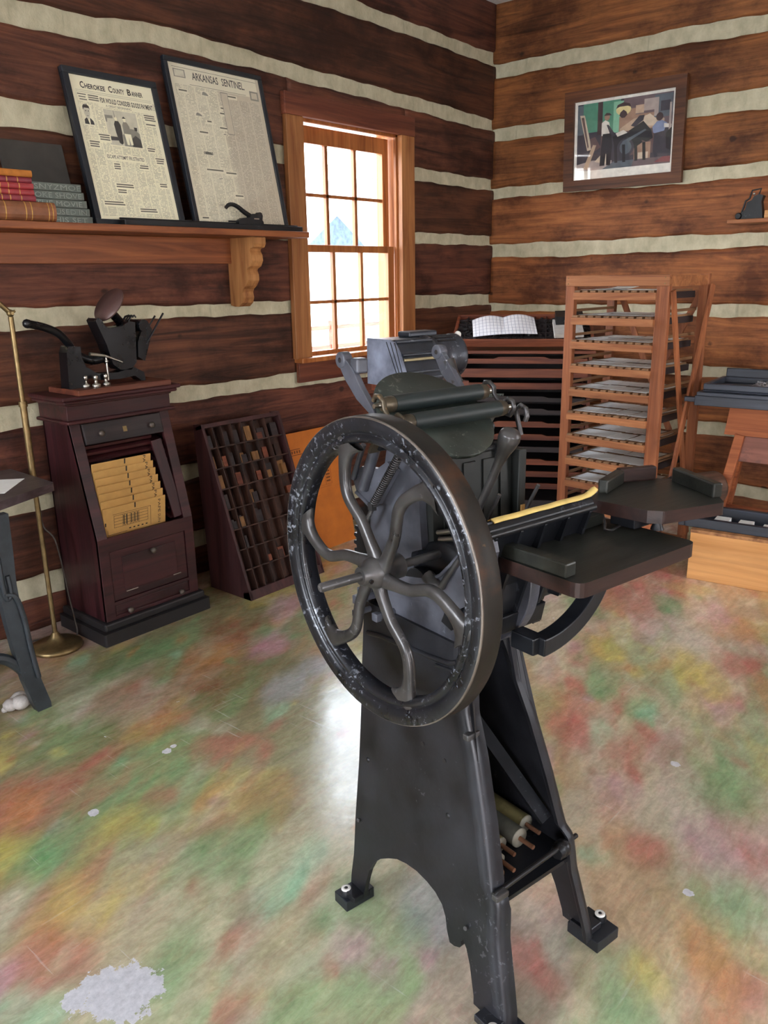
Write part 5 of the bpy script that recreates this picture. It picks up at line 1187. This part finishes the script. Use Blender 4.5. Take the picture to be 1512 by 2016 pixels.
# floor
pp([(.03, .885), (.03, .80), (.2, .76), (.40, .78), (.40, .885)], 14); rect(.40, .975, .80, .885, 15); pp([(.3, .885), (.42, .80), (.62, .80), (.60, .885)], 2)
pp([(.82, .86), (.90, .80), (.975, .80), (.97, .87)], 13)
rect(.03, .24, .42, .62, 1); pp([(.12, .50), (.22, .46), (.28, .60), (.2, .66)], 12); pp([(.22, .78), (.30, .68), (.36, .70), (.34, .82)], 9); rect(.28, .33, .46, .72, 12)
# tall rack and ladder at the left
pp([(.055, .17), (.105, .175), (.17, .52), (.18, .62), (.14, .63)], 9); pp([(.07, .2), (.098, .2), (.155, .58), (.145, .6)], 12)
pp([(.10, .86), (.20, .56), (.235, .57), (.15, .87)], 7)
# standing worker
pp([(.285, .30), (.32, .27), (.36, .30), (.375, .40), (.36, .47), (.285, .46)], 16); pp([(.30, .44), (.385, .44), (.40, .60), (.385, .84), (.345, .84), (.34, .64), (.325, .84), (.275, .84), (.285, .60)], 8)
pp([(.335, .33), (.355, .33), (.41, .43), (.43, .45), (.42, .465), (.37, .44)], 1); blob(.338, .235, .028, .042, 6); pp([(.305, .215), (.33, .18), (.365, .19), (.385, .218), (.345, .215)], 5)
# press in the picture
pp([(.40, .49), (.50, .45), (.66, .47), (.70, .60), (.62, .66), (.42, .60)], 8); pp([(.43, .45), (.51, .42), (.55, .46), (.45, .495)], 16); blob(.535, .64, .085, .115, 1); blob(.535, .64, .06, .085, 2)
pp([(.56, .44), (.70, .34), (.78, .46), (.80, .56), (.74, .60), (.62, .52)], 8); pp([(.58, .38), (.66, .27), (.71, .27), (.70, .33), (.62, .40)], 1); pp([(.5, .56), (.72, .44), (.735, .455), (.52, .60)], 2)
for a in (.42, .50, .62, .70): pp([(a, .60), (a+.03, .60), (a+.04, .82), (a+.01, .82)], 8)
# second worker, bending
pp([(.79, .43), (.83, .37), (.88, .36), (.93, .40), (.90, .50), (.84, .52), (.80, .50)], 11); blob(.855, .315, .034, .05, 5); pp([(.81, .51), (.90, .49), (.93, .56), (.90, .78), (.86, .78), (.86, .60), (.84, .80), (.80, .80)], 1); pp([(.90, .40), (.97, .42), (.97, .46), (.90, .45)], 16)
rect(.945, .965, .16, .70, 14); pp([(.92, .52), (.975, .45), (.975, .74), (.93, .70)], 8)
rect(.46, .54, .925, .928, 14); rect(.475, .525, .94, .943, 14)
p.build('print', PM, ft)
p = MB(); p.box(-.0185, -.0175, -iw/2-.004, iw/2+.004, bw-.004, bw+ih+.004); p.build('glazing', M_PICGLASS, ft)
p = MB(); p.box(-.008, -.003, -hw+.01, hw-.01, .01, fh2-.01); p.build('backing_board', M_DARKBASE, ft)

# ------------------------------------------------------------------ little wall shelf with a toy press, at the right edge
t = thing('small_shelf', (XW, 1.42, 1.70), 'small wooden shelf on the right-hand wall at the edge of view', 'shelf')
p = MB((XW, 1.42, 1.70)); p.box(XW-.17, XW-.004, 1.0, 1.615, 1.690, 1.712); p.build('shelf_board', M_CEDAR, t, .004)
p = MB((XW, 1.42, 1.70)); p.prism([(XW-.004, 1.69), (XW-.12, 1.69), (XW-.10, 1.64), (XW-.004, 1.60)], lambda a, b, c: (a, c, b), 1.20, 1.225); p.build('shelf_bracket', M_CEDAR, t, .003)
ML = (4.90, 1.52, 1.7125); t = thing('model_press', ML, 'tiny dark iron model of a press standing on the small wall shelf', 'model press'); Q = lambda: MB(ML)
p = Q(); p.prism([(1.58, 1.7125), (1.445, 1.7125), (1.452, 1.76), (1.46, 1.80), (1.452, 1.83), (1.475, 1.838), (1.50, 1.83), (1.51, 1.81), (1.535, 1.80), (1.54, 1.765), (1.565, 1.74)], lambda a, b, c: (c, a, b), 4.88, 4.92); p.build('press_body', M_BLACKIRON, t, .003)
p = Q(); p.tube([(4.90, 1.565, 1.745), (4.90, 1.553, 1.785), (4.90, 1.548, 1.808), (4.90, 1.528, 1.82), (4.90, 1.518, 1.86), (4.90, 1.472, 1.866), (4.90, 1.485, 1.83)], .005, 8); p.build('bail_handle', M_BLACKIRON, t)
p = Q(); p.lathe([(.014, 0), (.018, .006), (.018, .05), (.014, .056)], (4.87, 1.572, 1.7305), (1, 0, 0), 16); p.build('drum', M_BLACKIRON, t)
p = Q(); p.ball((4.895, 1.505, 1.842), .007, 8); o = p.build('bright_knob', M_STEEL, t)
p = MB(); p.box(4.85, 4.95, 1.22, 1.43, 1.7125, 1.752); tag(p.build('wood_block', M_OCHRE if False else M_PLY, None, .003), 'yellow wooden block beside the tiny model press on the wall shelf', 'block')

# ------------------------------------------------------------------ drying rack with slatted trays
RK = (3.80, 1.50, 0); RZ = R(-4.5); rk = thing('drying_rack', RK, 'tall cedar drying rack of slatted trays against the right-hand wall', 'rack', RZ)
RW, RD, RHT = .55, .44, 1.433       # local y along the face, x to the rear
p = MB(); p.box(0, .03, 0, .062, 0, RHT-.05); p.build('post', M_CEDARZ, rk, .002)
p = MB(); p.box(0, .03, RW-.05, RW, 0, RHT-.05); p.build('post', M_CEDARZ, rk, .002)
p = MB(); p.box(RD-.03, RD, 0, .045, 0, RHT); p.build('post', M_CEDARZ, rk, .002)
p = MB(); p.box(RD-.03, RD, RW-.045, RW, 0, RHT); p.build('post', M_CEDARZ, rk, .002)
p = MB(); p.box(-.004, .022, 0, RW, RHT-.052, RHT); tr_ = p.build('top_rail', M_CEDAR, rk, .002)
for (y, z) in ((.02, RHT-.012), (.02, RHT-.04), (RW-.015, RHT-.012), (RW-.015, RHT-.04)):
    p = MB(); p.lathe([(.003, 0), (.003, .002)], (-.0045, y, z), (-1, 0, 0), 8); p.build('screw', M_BRASS, tr_)
for y in (.0, RW-.022): p = MB(); p.box(.022, RD-.03, y+.002, y+.02, RHT-.055, RHT-.005); p.build('side_rail', M_CEDAR, rk, .002)
for (a, b) in (((.02, -.010, 1.36), (.40, -.010, .10)), ((.42, -.022, 1.38), (.03, -.022, .12))):
    p = MB(); p.bar((a[0], a[1], a[2]), (b[0], b[1], b[2]), .012, .034, (1, 0, 0)); p.build('side_brace', M_CEDARZ, rk)
for (a, b) in (((RD+.008, .03, 1.38), (RD+.008, RW-.03, .35)), ((RD+.02, RW-.03, 1.38), (RD+.02, .03, .35))):
    p = MB(); p.bar(a, b, .03, .012, (1, 0, 0)); p.build('back_brace', M_CEDARZ, rk)
p = MB(); p.box(.03, RD-.03, .01, RW-.01, .05, .075); p.box(-.002, .02, .06, RW-.05, .045, .10); p.build('foot_rail', M_CEDAR, rk, .002)
M_SLAT = wood('slat_wood', '#9c7654', '#6b4c34', 'X', .9, .6)
ordt = ['topmost tray'] + [q+' tray down' for q in ('second', 'third', 'fourth', 'fifth', 'sixth', 'seventh', 'eighth', 'ninth')] + ['lowest tray']
M_PRINT = [paper_mat('printed_sheet_%d' % k if False else 'printed_sheet', '#f6f6f3', '#b0b0aa', 3, 26, .1, .13, .15+.2*k) for k in range(2)]
nslat = 10; y0r, y1r = .066, RW-.054
for k in range(10):
    z = 1.333-.1205*k
    xo = -.006-.004*((k*3) % 4)
    p = MB(); p.box(xo, xo+.022, y0r-.006, y1r+.008, z-.017, z+.019); ty = p.build('tray', M_CEDAR, rk, .002)
    for s in range(nslat):
        yy = y0r+.006+(y1r-y0r-.034)*s/(nslat-1); q = MB(); q.box(xo+.004, RD-.04, yy, yy+.03, z+.0195, z+.0285); q.build('slat', M_SLAT, ty)
    for y in (y0r-.006, y1r-.004): q = MB(); q.box(xo+.024, RD-.035, y, y+.012, z-.012, z+.019); q.build('tray_side', M_CASEDARK, ty)
    # the ledges that carry it
    for y in (y0r-.018, y1r+.006):
        q = MB(); q.box(.03, RD-.03, y-.0, y+.011, z+.045, z+.058); q.build('ledge', M_SLAT, rk)
    # sheets drying on it
    ncol = 4; rr = random.Random(70+k)
    for row in range(2):
        for c in range(ncol):
            if k == 0 and row == 1: continue
            yy = y0r+.012+(y1r-y0r-.03)*c/ncol+rr.uniform(-.004, .004); xx = .012+row*.19+rr.uniform(-.006, .006)
            w_, d_ = .098, .155
            M4 = Matrix.Rotation(RZ, 4, 'Z'); M4.translation = Vector(RK)
            loc = M4 @ Vector((xx, yy, z+.0287))
            m_ = MB(); a = R(rr.uniform(-3, 3))
            lift = [(0, 0, .0), (d_, 0, .0), (d_, w_, .0), (0, w_, .0)]
            nx_ = 4; V = []
            for i in range(nx_+1):
                f = i/nx_; zz_ = .0006+.0025*(2*f-1)**2*rr.uniform(.2, 1)
                for yv in (0, w_): V.append((d_*f, yv, zz_))
            V2 = [(a_, b_, c_+.0006) for a_, b_, c_ in V]; n_ = len(V)
            m_.add(V+V2, [(i*2, i*2+2, i*2+3, i*2+1) for i in range(nx_)]+[(n_+i*2, n_+i*2+1, n_+i*2+3, n_+i*2+2) for i in range(nx_)]+[(i*2, n_+i*2, n_+i*2+2, i*2+2) for i in range(nx_)]+[(i*2+1, i*2+3, n_+i*2+3, n_+i*2+1) for i in range(nx_)]+[(0, 1, n_+1, n_), (n_-2, 2*n_-2, 2*n_-1, n_-1)])
            o = m_.build('printed_sheet', M_PRINT[k % 2]); o.location = loc; o.rotation_euler = (0, 0, RZ+a)
            tag(o, 'printed sheet on the rack\'s %s, %s in its %s row' % (ordt[k], ['rightmost', 'third from left', 'second from left', 'leftmost'][c], ['front', 'rear'][row]), 'sheet', 'printed sheets on the drying rack')
M4 = Matrix.Rotation(RZ, 4, 'Z'); M4.translation = Vector(RK)
p = MB(); V = []
for i in range(9):
    f = i/8
    for y in (.0, .12): V.append((.05+.26*f, y, .0012+.035*max(0, f-.45)**1.5))
V2 = [(a, b, c+.0007) for a, b, c in V]; n = len(V)
p.add(V+V2, [(i*2, i*2+2, i*2+3, i*2+1) for i in range(8)]+[(n+i*2, n+i*2+1, n+i*2+3, n+i*2+2) for i in range(8)]+[(i*2, n+i*2, n+i*2+2, i*2+2) for i in range(8)]+[(i*2+1, i*2+3, n+i*2+3, n+i*2+1) for i in range(8)])
o = p.build('curled_sheet', M_PAPER); o.location = M4 @ Vector((.0, .29, 1.3665)); o.rotation_euler = (0, 0, RZ); tag(o, 'loose curling white sheet in the topmost space of the drying rack', 'sheet')
# ------------------------------------------------------------------ cabinet of type cases set across the corner
CC = (4.293, 2.562, 0); fz = R(119.5-180); cc = thing('case_cabinet', CC, 'reddish wooden cabinet of type cases set across the corner behind the drying rack', 'cabinet', fz)
# local x to the right along the face, y to the rear
CW, CD = .86, .45
for sx_ in (-1, 1):
    p = MB(); x = sx_*(CW/2-.028); p.box(x-.011, x+.011, .02, CD, 0, .965); p.build('side_panel', M_CASEWOOD, cc, .002)
p = MB(); p.box(-CW/2+.02, CW/2-.02, .02, CD-.01, 0, .075); p.build('plinth', M_CASEDARK, cc, .003)
p = MB(); p.box(-CW/2+.03, CW/2-.03, CD-.012, CD, .07, .96); p.build('back_panel', M_CASEDARK, cc)
p = MB(); p.box(-CW/2, CW/2, -.01, .02, .985, 1.005); p.box(-CW/2, CW/2, .02, CD, .99, 1.0); p.build('top_frame', M_CASEWOOD, cc, .003)
pulls = [.03, .075, .015, -.005, -.01, .0, .005, -.004, .004, .0, -.006]
for k in range(11):
    z0 = .928-.078*k; pl_ = pulls[k]; hh = [.040, .052, .04, .034, .036, .036, .036, .034, .036, .036, .036][k]
    mat = [M_CASEWOOD, M_CASEWOOD, M_CASEWOOD, M_CASEDARK, M_CASEDARK, M_CASEWOOD, M_CASEWOOD, M_CASEDARK, M_CASEWOOD, M_CASEWOOD, M_CASEWOOD][k]
    a, b = -CW/2+.045, CW/2-.045; y = .018-pl_
    if k == 1: a, b = a-.004, b+.004
    p = MB()
    if k in (0, 3, 4, 5, 6, 8): p.prism([(a, z0), (b, z0), (b, z0+hh*.72), (b-.22, z0+hh*.72), (b-.25, z0+hh), (a+.25, z0+hh), (a+.22, z0+hh*.72), (a, z0+hh*.72)], lambda q, r, c: (q, c, r), y, y+.018)
    else: p.box(a, b, y, y+.018, z0, z0+hh)
    dr = p.build('case', mat, cc, .002)
    p = MB(); p.box(a, b, y+.018, CD-.03, z0, z0+.006); p.build('case_bottom', M_CASEDARK, dr)
    for q in (a, b-.012): p = MB(); p.box(q, q+.012, y+.018, CD-.03, z0, z0+hh*.8); p.build('case_side', mat, dr)
    if k == 3:
        p = MB()
        for j in range(26): p.box(a+.05+j*.009, a+.0565+j*.009, y+.02, y+.06, z0+hh*.4, z0+hh+.012)
        o = p.build('type_row', M_SLUG, dr); o['kind'] = 'stuff'
    for s in (-1, 1): p = MB(); x = s*(CW/2-.052); p.box(x-.012, x+.012, .03, CD-.02, z0-.014, z0-.004); p.build('runner', M_CASEWOOD, cc)
M4 = Matrix.Rotation(fz, 4, 'Z'); M4.translation = Vector(CC)
# sloping case on top
SL = R(19); tc_ = thing('sloping_type_case', M4 @ Vector((0, -.035, 1.0285)), 'open type case tilted on top of the corner cabinet, filled with dark type', 'type case', 0, None, (0, 0, 0))
tc_.rotation_euler = (Matrix.Rotation(fz, 3, 'Z') @ Matrix.Rotation(SL, 3, 'X')).to_euler()
p = MB(); W2, D2 = .83, .40
p.box(-W2/2, W2/2, 0, .018, 0, .045); p.box(-W2/2, W2/2, D2-.018, D2, 0, .045); p.box(-W2/2, -W2/2+.018, .018, D2-.018, 0, .045); p.box(W2/2-.018, W2/2, .018, D2-.018, 0, .045); p.box(-W2/2+.01, W2/2-.01, .01, D2-.01, 0, .008)
p.build('case_tray', M_CASEWOOD, tc_, .003)
p = MB()
for k in range(1, 12): x = -W2/2+W2*k/12; p.box(x-.002, x+.002, .018, D2-.018, .008, .036)
for k in range(1, 6): y = D2*k/6; p.box(-W2/2+.018, W2/2-.018, y-.002, y+.002, .008, .036)
p.build('partitions', M_CASEDARK, tc_)
p = MB(); rr = random.Random(21)
for k in range(420):
    x = rr.uniform(-W2/2+.03, W2/2-.03); y = rr.uniform(.022, D2-.03); s = rr.uniform(.005, .012)
    p.cbox((x, y, .014+rr.uniform(0, .022)), (s, .018, s), 0, Matrix.Rotation(rr.uniform(0, 3), 3, 'Z') @ Matrix.Rotation(rr.uniform(-.5, .5), 3, 'X'))
o = p.build('loose_type', plain('inked_type_metal', '#2e2c2e', .5, .4, var=.4), tc_); o['kind'] = 'stuff'
p = MB(); p.bar((-.35, .37, 0), (-.35, .37, -.125), .03, .02); p.bar((.35, .37, 0), (.35, .37, -.125), .03, .02); p.build('prop', M_CASEWOOD, tc_)
TM = tc_.rotation_euler.to_matrix().to_4x4(); TM.translation = tc_.location
def on_case(name, mb, mats, x, y, z, rz, label, cat, bev=0.0):
    o = mb.build(name, mats, None, bev); q = TM @ Matrix.Translation((x, y, z)) @ Matrix.Rotation(rz, 4, 'Z'); o.matrix_world = q
    o.location = q.translation; o.rotation_euler = q.to_euler(); return tag(o, label, cat)
p = MB(); N = 14
V = [(-.19+.38*i/N, y, .002+.010*math.sin(i/N*3.1)+.018*(y/.26)*abs(math.sin(i*.45))) for i in range(N+1) for y in (0, .13, .26)]
V2 = [(a, b, c+.001) for a, b, c in V]; n = len(V)
p.add(V+V2, [(i*3+k, i*3+k+3, i*3+k+4, i*3+k+1) for i in range(N) for k in (0, 1)]+[(n+i*3+k, n+i*3+k+1, n+i*3+k+4, n+i*3+k+3) for i in range(N) for k in (0, 1)]+[(i*3, n+i*3, n+i*3+3, i*3+3) for i in range(N)]+[(i*3+2, i*3+5, n+i*3+5, n+i*3+2) for i in range(N)], 0)
m = NT('case_plan_paper'); c = m.n('ShaderNodeTexCoord').outputs['Object']; s = m.n('ShaderNodeSeparateXYZ'); m.l(c, s.inputs[0])
k = m.math('MAXIMUM', m.math('LESS_THAN', m.math('FRACT', m.math('MULTIPLY', s.outputs[0], 46)), .13), m.math('LESS_THAN', m.math('FRACT', m.math('MULTIPLY', s.outputs[1], 24)), .08))
m.set(Base_Color=m.mix(hx('#e8e8ec'), hx('#85879a'), m.math('MULTIPLY', k, .8)), Roughness=.85)
on_case('case_plan_sheet', p, m.mat, -.10, .05, .048, R(6), 'large white sheet ruled in boxes lying on the tilted type case', 'sheet')
p = MB(); p.box(-.085, .085, -.11, .11, 0, .028); on_case('grey_box_tray', p, plain('pale_grey_card', '#b5b0aa', .8), .265, .13, .048, R(3), 'shallow pale grey tray on the right of the tilted type case', 'tray', .003)
p = MB(); p.box(-.08, .08, -.05, .05, 0, .05); p.tube([(-.03, -.052, .02), (-.02, -.06, .04), (.03, -.06, .04), (.04, -.052, .02)], .006, 8); p.lathe([(.012, 0), (.02, .002), (.02, .012), (.012, .014)], (0, 0, .05), (0, 0, 1), 16)
on_case('black_tin', p, M_BLACKIRON, .27, .20, .0765, R(4), 'black lidded tin box standing on the pale grey tray', 'tin', .006)

# ------------------------------------------------------------------ trestle with black trays at the right edge
TR = (4.115, 1.0, 0); rzT = R(4); tt = thing('trestle', TR, 'rough reddish wooden sawhorse at the right edge carrying black trays', 'sawhorse', rzT)
p = MB(); p.prism([(.28, .675), (.262, .825), (-.55, .825), (-.57, .675)], lambda a, b, c: (c, a, b), -.02, .07); p.build('beam', M_TRESTLE, tt, .006)
p = MB(); p.box(-.008, .016, -.50, .215, .545, .672); p.build('apron', wood('knotty_apron', '#9c6656', '#6d4238', 'Y', .6, .6, '#463638'), tt, .003)
for (y, s) in ((.205, 1), (-.5, -1)):
    for (xa, xb) in ((-.005, -.012), (.07, .20)):
        p = MB(); p.bar((xa, y, .68), (xb, y+.115*s, 0), .045, .055, (1, 0, 0)); p.build('leg', M_TRESTLE, tt, .003)
p = MB(); p.box(-.02, .17, .255, .28, .24, .30); p.build('stretcher', M_TRESTLE, tt, .003)
p = MB(); p.box(.05, .09, -.55, .26, .24, .30); p.build('stretcher', M_TRESTLE, tt, .003)
M_TRAY = wood('blackened_tray_wood', '#3c4250', '#23262e', 'Y', .8, .42)
TX = Matrix.Rotation(rzT, 4, 'Z'); TX.translation = Vector(TR)
def tray(name, loc, x0, x1, y0, y1, h, label, rim=.02):
    o = thing(name, TX @ Vector(loc), label, 'tray', rzT)
    p = MB(); p.box(x0, x1, y0, y1, 0, .008); p.box(x0, x0+rim, y0, y1, .008, h); p.box(x1-rim, x1, y0, y1, .008, h); p.box(x0+rim, x1-rim, y0, y0+rim, .008, h); p.box(x0+rim, x1-rim, y1-rim, y1, .008, h)
    p.build('tray_body', M_TRAY, o, .004); return o
b1 = thing('wide_case', TX @ Vector((0, 0, .8255)), 'deep black wooden case lying across the sawhorse beneath the type tray', 'case', rzT)
p = MB(); p.box(-.15, .25, -.75, .40, 0, .048); p.box(-.16, .26, -.76, .39, .048, .066); p.build('case_body', M_TRAY, b1, .003)
p = MB(); p.box(-.13, -.10, .40, .455, .012, .036); p.build('side_lug', M_TRAY, b1, .004)
p = MB(); p.prism([(-.05, 0), (-.55, 0), (-.50, -.045), (.0, -.045), (.03, -.03), (.04, 0)], lambda a, b, c: (c, a, b), -.146, -.126); p.build('case_pull', M_TRAY, b1, .004)
t2 = tray('type_tray', (.04, -.16, .892), -.17, .17, -.6, .53, .038, 'shallow black tray of loose metal type on top of the deep black case', .022)
p = MB(); rr = random.Random(31)
for k in range(380):
    y = .34-abs(rr.gauss(0, .22)); x = rr.uniform(-.12, .13); h = rr.uniform(.0, .022)*max(.25, 1-abs(y-.15)/.5); s = rr.uniform(.004, .011)
    p.cbox((x, max(y, -.55), .012+h), (s, .024, s*1.2), 0, Matrix.Rotation(rr.uniform(0, 3), 3, 'Z') @ Matrix.Rotation(rr.uniform(-.6, .6), 3, 'X'))
o = p.build('loose_type', plain('loose_type_metal', '#8d8c90', .4, .6, var=.5, scale=60), t2); o['kind'] = 'stuff'
# black lid standing behind
p = MB(); p.box(.236, .252, -.70, .36, .892, .968); o = p.build('standing_board', M_TRAY, None, .004); o.location = TX.translation; o.rotation_euler = (0, 0, rzT); tag(o, 'narrow dark board standing on edge on the deep black case behind the type tray', 'board')
# plywood box on the floor, black frame of slugs and a wooden roller on it
BX = (3.80, 1.30, 0); rzB = R(6.5); bx = thing('plywood_box', BX, 'low golden plywood box on the floor at the right, under the black frame', 'box', rzB); BM = Matrix.Rotation(rzB, 4, 'Z'); BM.translation = Vector(BX)
p = MB(); p.box(0, .018, -.62, .0, 0, .236); p.build('front_board', M_PLY, bx, .002)
p = MB(); p.box(.018, .225, -.018, 0, 0, .236); p.build('end_board', M_PLY, bx, .002)
p = MB(); p.box(.018, .225, -.62, -.602, 0, .236); p.build('end_board', M_PLY, bx, .002)
p = MB(); p.box(.207, .225, -.602, -.018, 0, .236); p.build('rear_board', M_PLY, bx, .002)
p = MB(); p.box(-.002, .225, -.62, .002, .236, .252); p.build('lid', wood('plywood_edge_lid', '#c68e5c', '#7d4e2c', 'X', .5, .55), bx, .002)
bf = thing('type_chase', BM @ Vector((.035, -.38, .2525)), 'long black frame holding pale blocks, lying on the plywood box', 'frame', rzB)
p = MB()
for (a, b, c, d) in ((0, .19, -.25, -.22), (0, .19, .42, .45), (0, .03, -.22, .42), (.16, .19, -.22, .42)): p.box(a, b, c, d, 0, .045 if a < .1 else .07)
p.box(.02, .17, -.23, .43, 0, .006); p.build('frame_rails', M_TRAY, bf, .003)
rr = random.Random(8)
for k in range(4):
    y1 = .30-.11*k; p = MB(); w_ = rr.uniform(.06, .095); p.box(.04, .04+rr.uniform(.05, .10), y1-w_, y1, .0065, .034); q = p.build('pale_block', M_LTBLOCK if 'M_LTBLOCK' in globals() else M_PAPER, None, .002)
    q.location = BM @ Vector((.035, -.38, .2525)); q.rotation_euler = (0, 0, rzB); tag(q, 'pale flat block in the black frame on the plywood box, %s counting from the left' % ['first', 'second', 'third', 'fourth', 'fifth', 'sixth', 'seventh'][k], 'block', 'pale blocks in the black frame')
cw = thing('wooden_roller', BM @ Vector((.12, .03, .3235)), 'brown wooden cylinder lying behind the press feed board on the black frame', 'roller', R(-28))
p = MB(); p.lathe([(.0, 0), (.075, 0), (.082, .006), (.0845, .014), (.0845, .24), (.08, .25), (0, .25)], (-.11, 0, .088), (1, 0, 0), 36); p.build('cylinder', wood('banded_wood', '#705446', '#45342c', 'X', .9, .5), cw)
p = MB(); p.ring([(.060, -.004), (.083, -.004), (.0862, .0), (.0862, .016), (.083, .018), (.060, .018)], (-.115, 0, .088), (1, 0, 0), 36); p.build('end_hoop', M_CASEDARK, cw)

# ------------------------------------------------------------------ ribbed metal machine on its stand behind the press
MO = pworld(1.712, 1.99, 0)
st = thing('machine_stand', MO, 'narrow reddish wooden post stand behind the press, carrying the ribbed black machine', 'stand', PT)
ZT = 1.118
p = MB(); p.box(-.13, .14, -.08, .09, ZT-.022, ZT); p.build('stand_top', M_CASEWOOD, st, .003)
p = MB(); p.box(.025, .085, -.03, .03, .03, ZT-.022); p.build('stand_post', M_CEDARZ, st, .003)
p = MB(); p.box(-.05, .16, -.10, .10, 0, .03); p.build('stand_foot', M_CASEWOOD, st, .003)
mm = thing('ribbed_machine', MO+Vector((0, 0, ZT+.001)), 'black ribbed metal machine with rounded drum housing standing behind the ink disc under the window', 'machine', PT); mm.scale = (.9, .9, .9)
M_MACH = iron('machine_black', '#30333b', '#7d8088', .36, .22, None, .5, .35); M_MSIDE = iron('machine_side_grey', '#747a8c', '#a5aab8', .45, .08, None, .5, .3)
sec = [(.10, 0), (-.10, 0), (-.115, .03), (-.105, .05), (-.088, .085), (-.07, .12), (-.045, .150), (-.02, .158), (.10, .158)]
p = MB(); p.prism(sec, lambda a, b, c: (c, a, b), -.160, -.148); sd_ = p.build('side_plate', M_MSIDE, mm, .002)
for k in range(3):
    q = MB(); q.bar((-.1605, -.055+.022*k, .150), (-.1605, -.055+.022*k-.052+.0*k, .02+.015*k), .002, .003, (1, 0, 0)); q.build('seam', M_DARKBASE, sd_)
p = MB(); p.prism([(a*.97, b*.985) for a, b in sec], lambda a, b, c: (c, a, b), -.147, .01); p.build('housing', M_MACH, mm, .004)
for (a, b) in ((-.105, .052), (-.078, .108), (-.045, .150)):
    p = MB(); p.tube([(-.146, a, b), (.012, a, b)], .006, 10); p.build('rib', M_MACH, mm)
p = MB(); p.box(-.148, .015, -.094, -.086, .088, .098); o = p.build('bright_strip', plain('dull_brass_strip', '#80765a', .4, .7), mm, .002)
p = MB(); p.lathe([(.0, 0), (.075, 0), (.08, .005), (.08, .02), (.076, .022), (.076, .135), (.08, .137), (.08, .15), (.07, .158), (0, .158)], (.012, .005, .082), (1, 0, 0), 40); dm_ = p.build('drum_housing', M_MACH, mm)
for k in range(5):
    a = R(52+13*k); q = MB(); q.bar((.045, .005-.0765*math.cos(a), .082+.0765*math.sin(a)), (.13, .005-.0765*math.cos(a), .082+.0765*math.sin(a)), .006, .003, (0, -math.cos(a), math.sin(a))); q.build('vent', M_DARKBASE, dm_)
p = MB(); p.box(-.03, .10, .02, .09, .155, .175); p.build('lid', M_MACH, mm, .006)
p = MB(); p.ball((.19, .01, .155), .013, 12); p.tube([(.172, .01, .12), (.19, .01, .155)], .005, 8); o = p.build('white_knob', M_LATHE, mm); o['label'] = 'white knob'
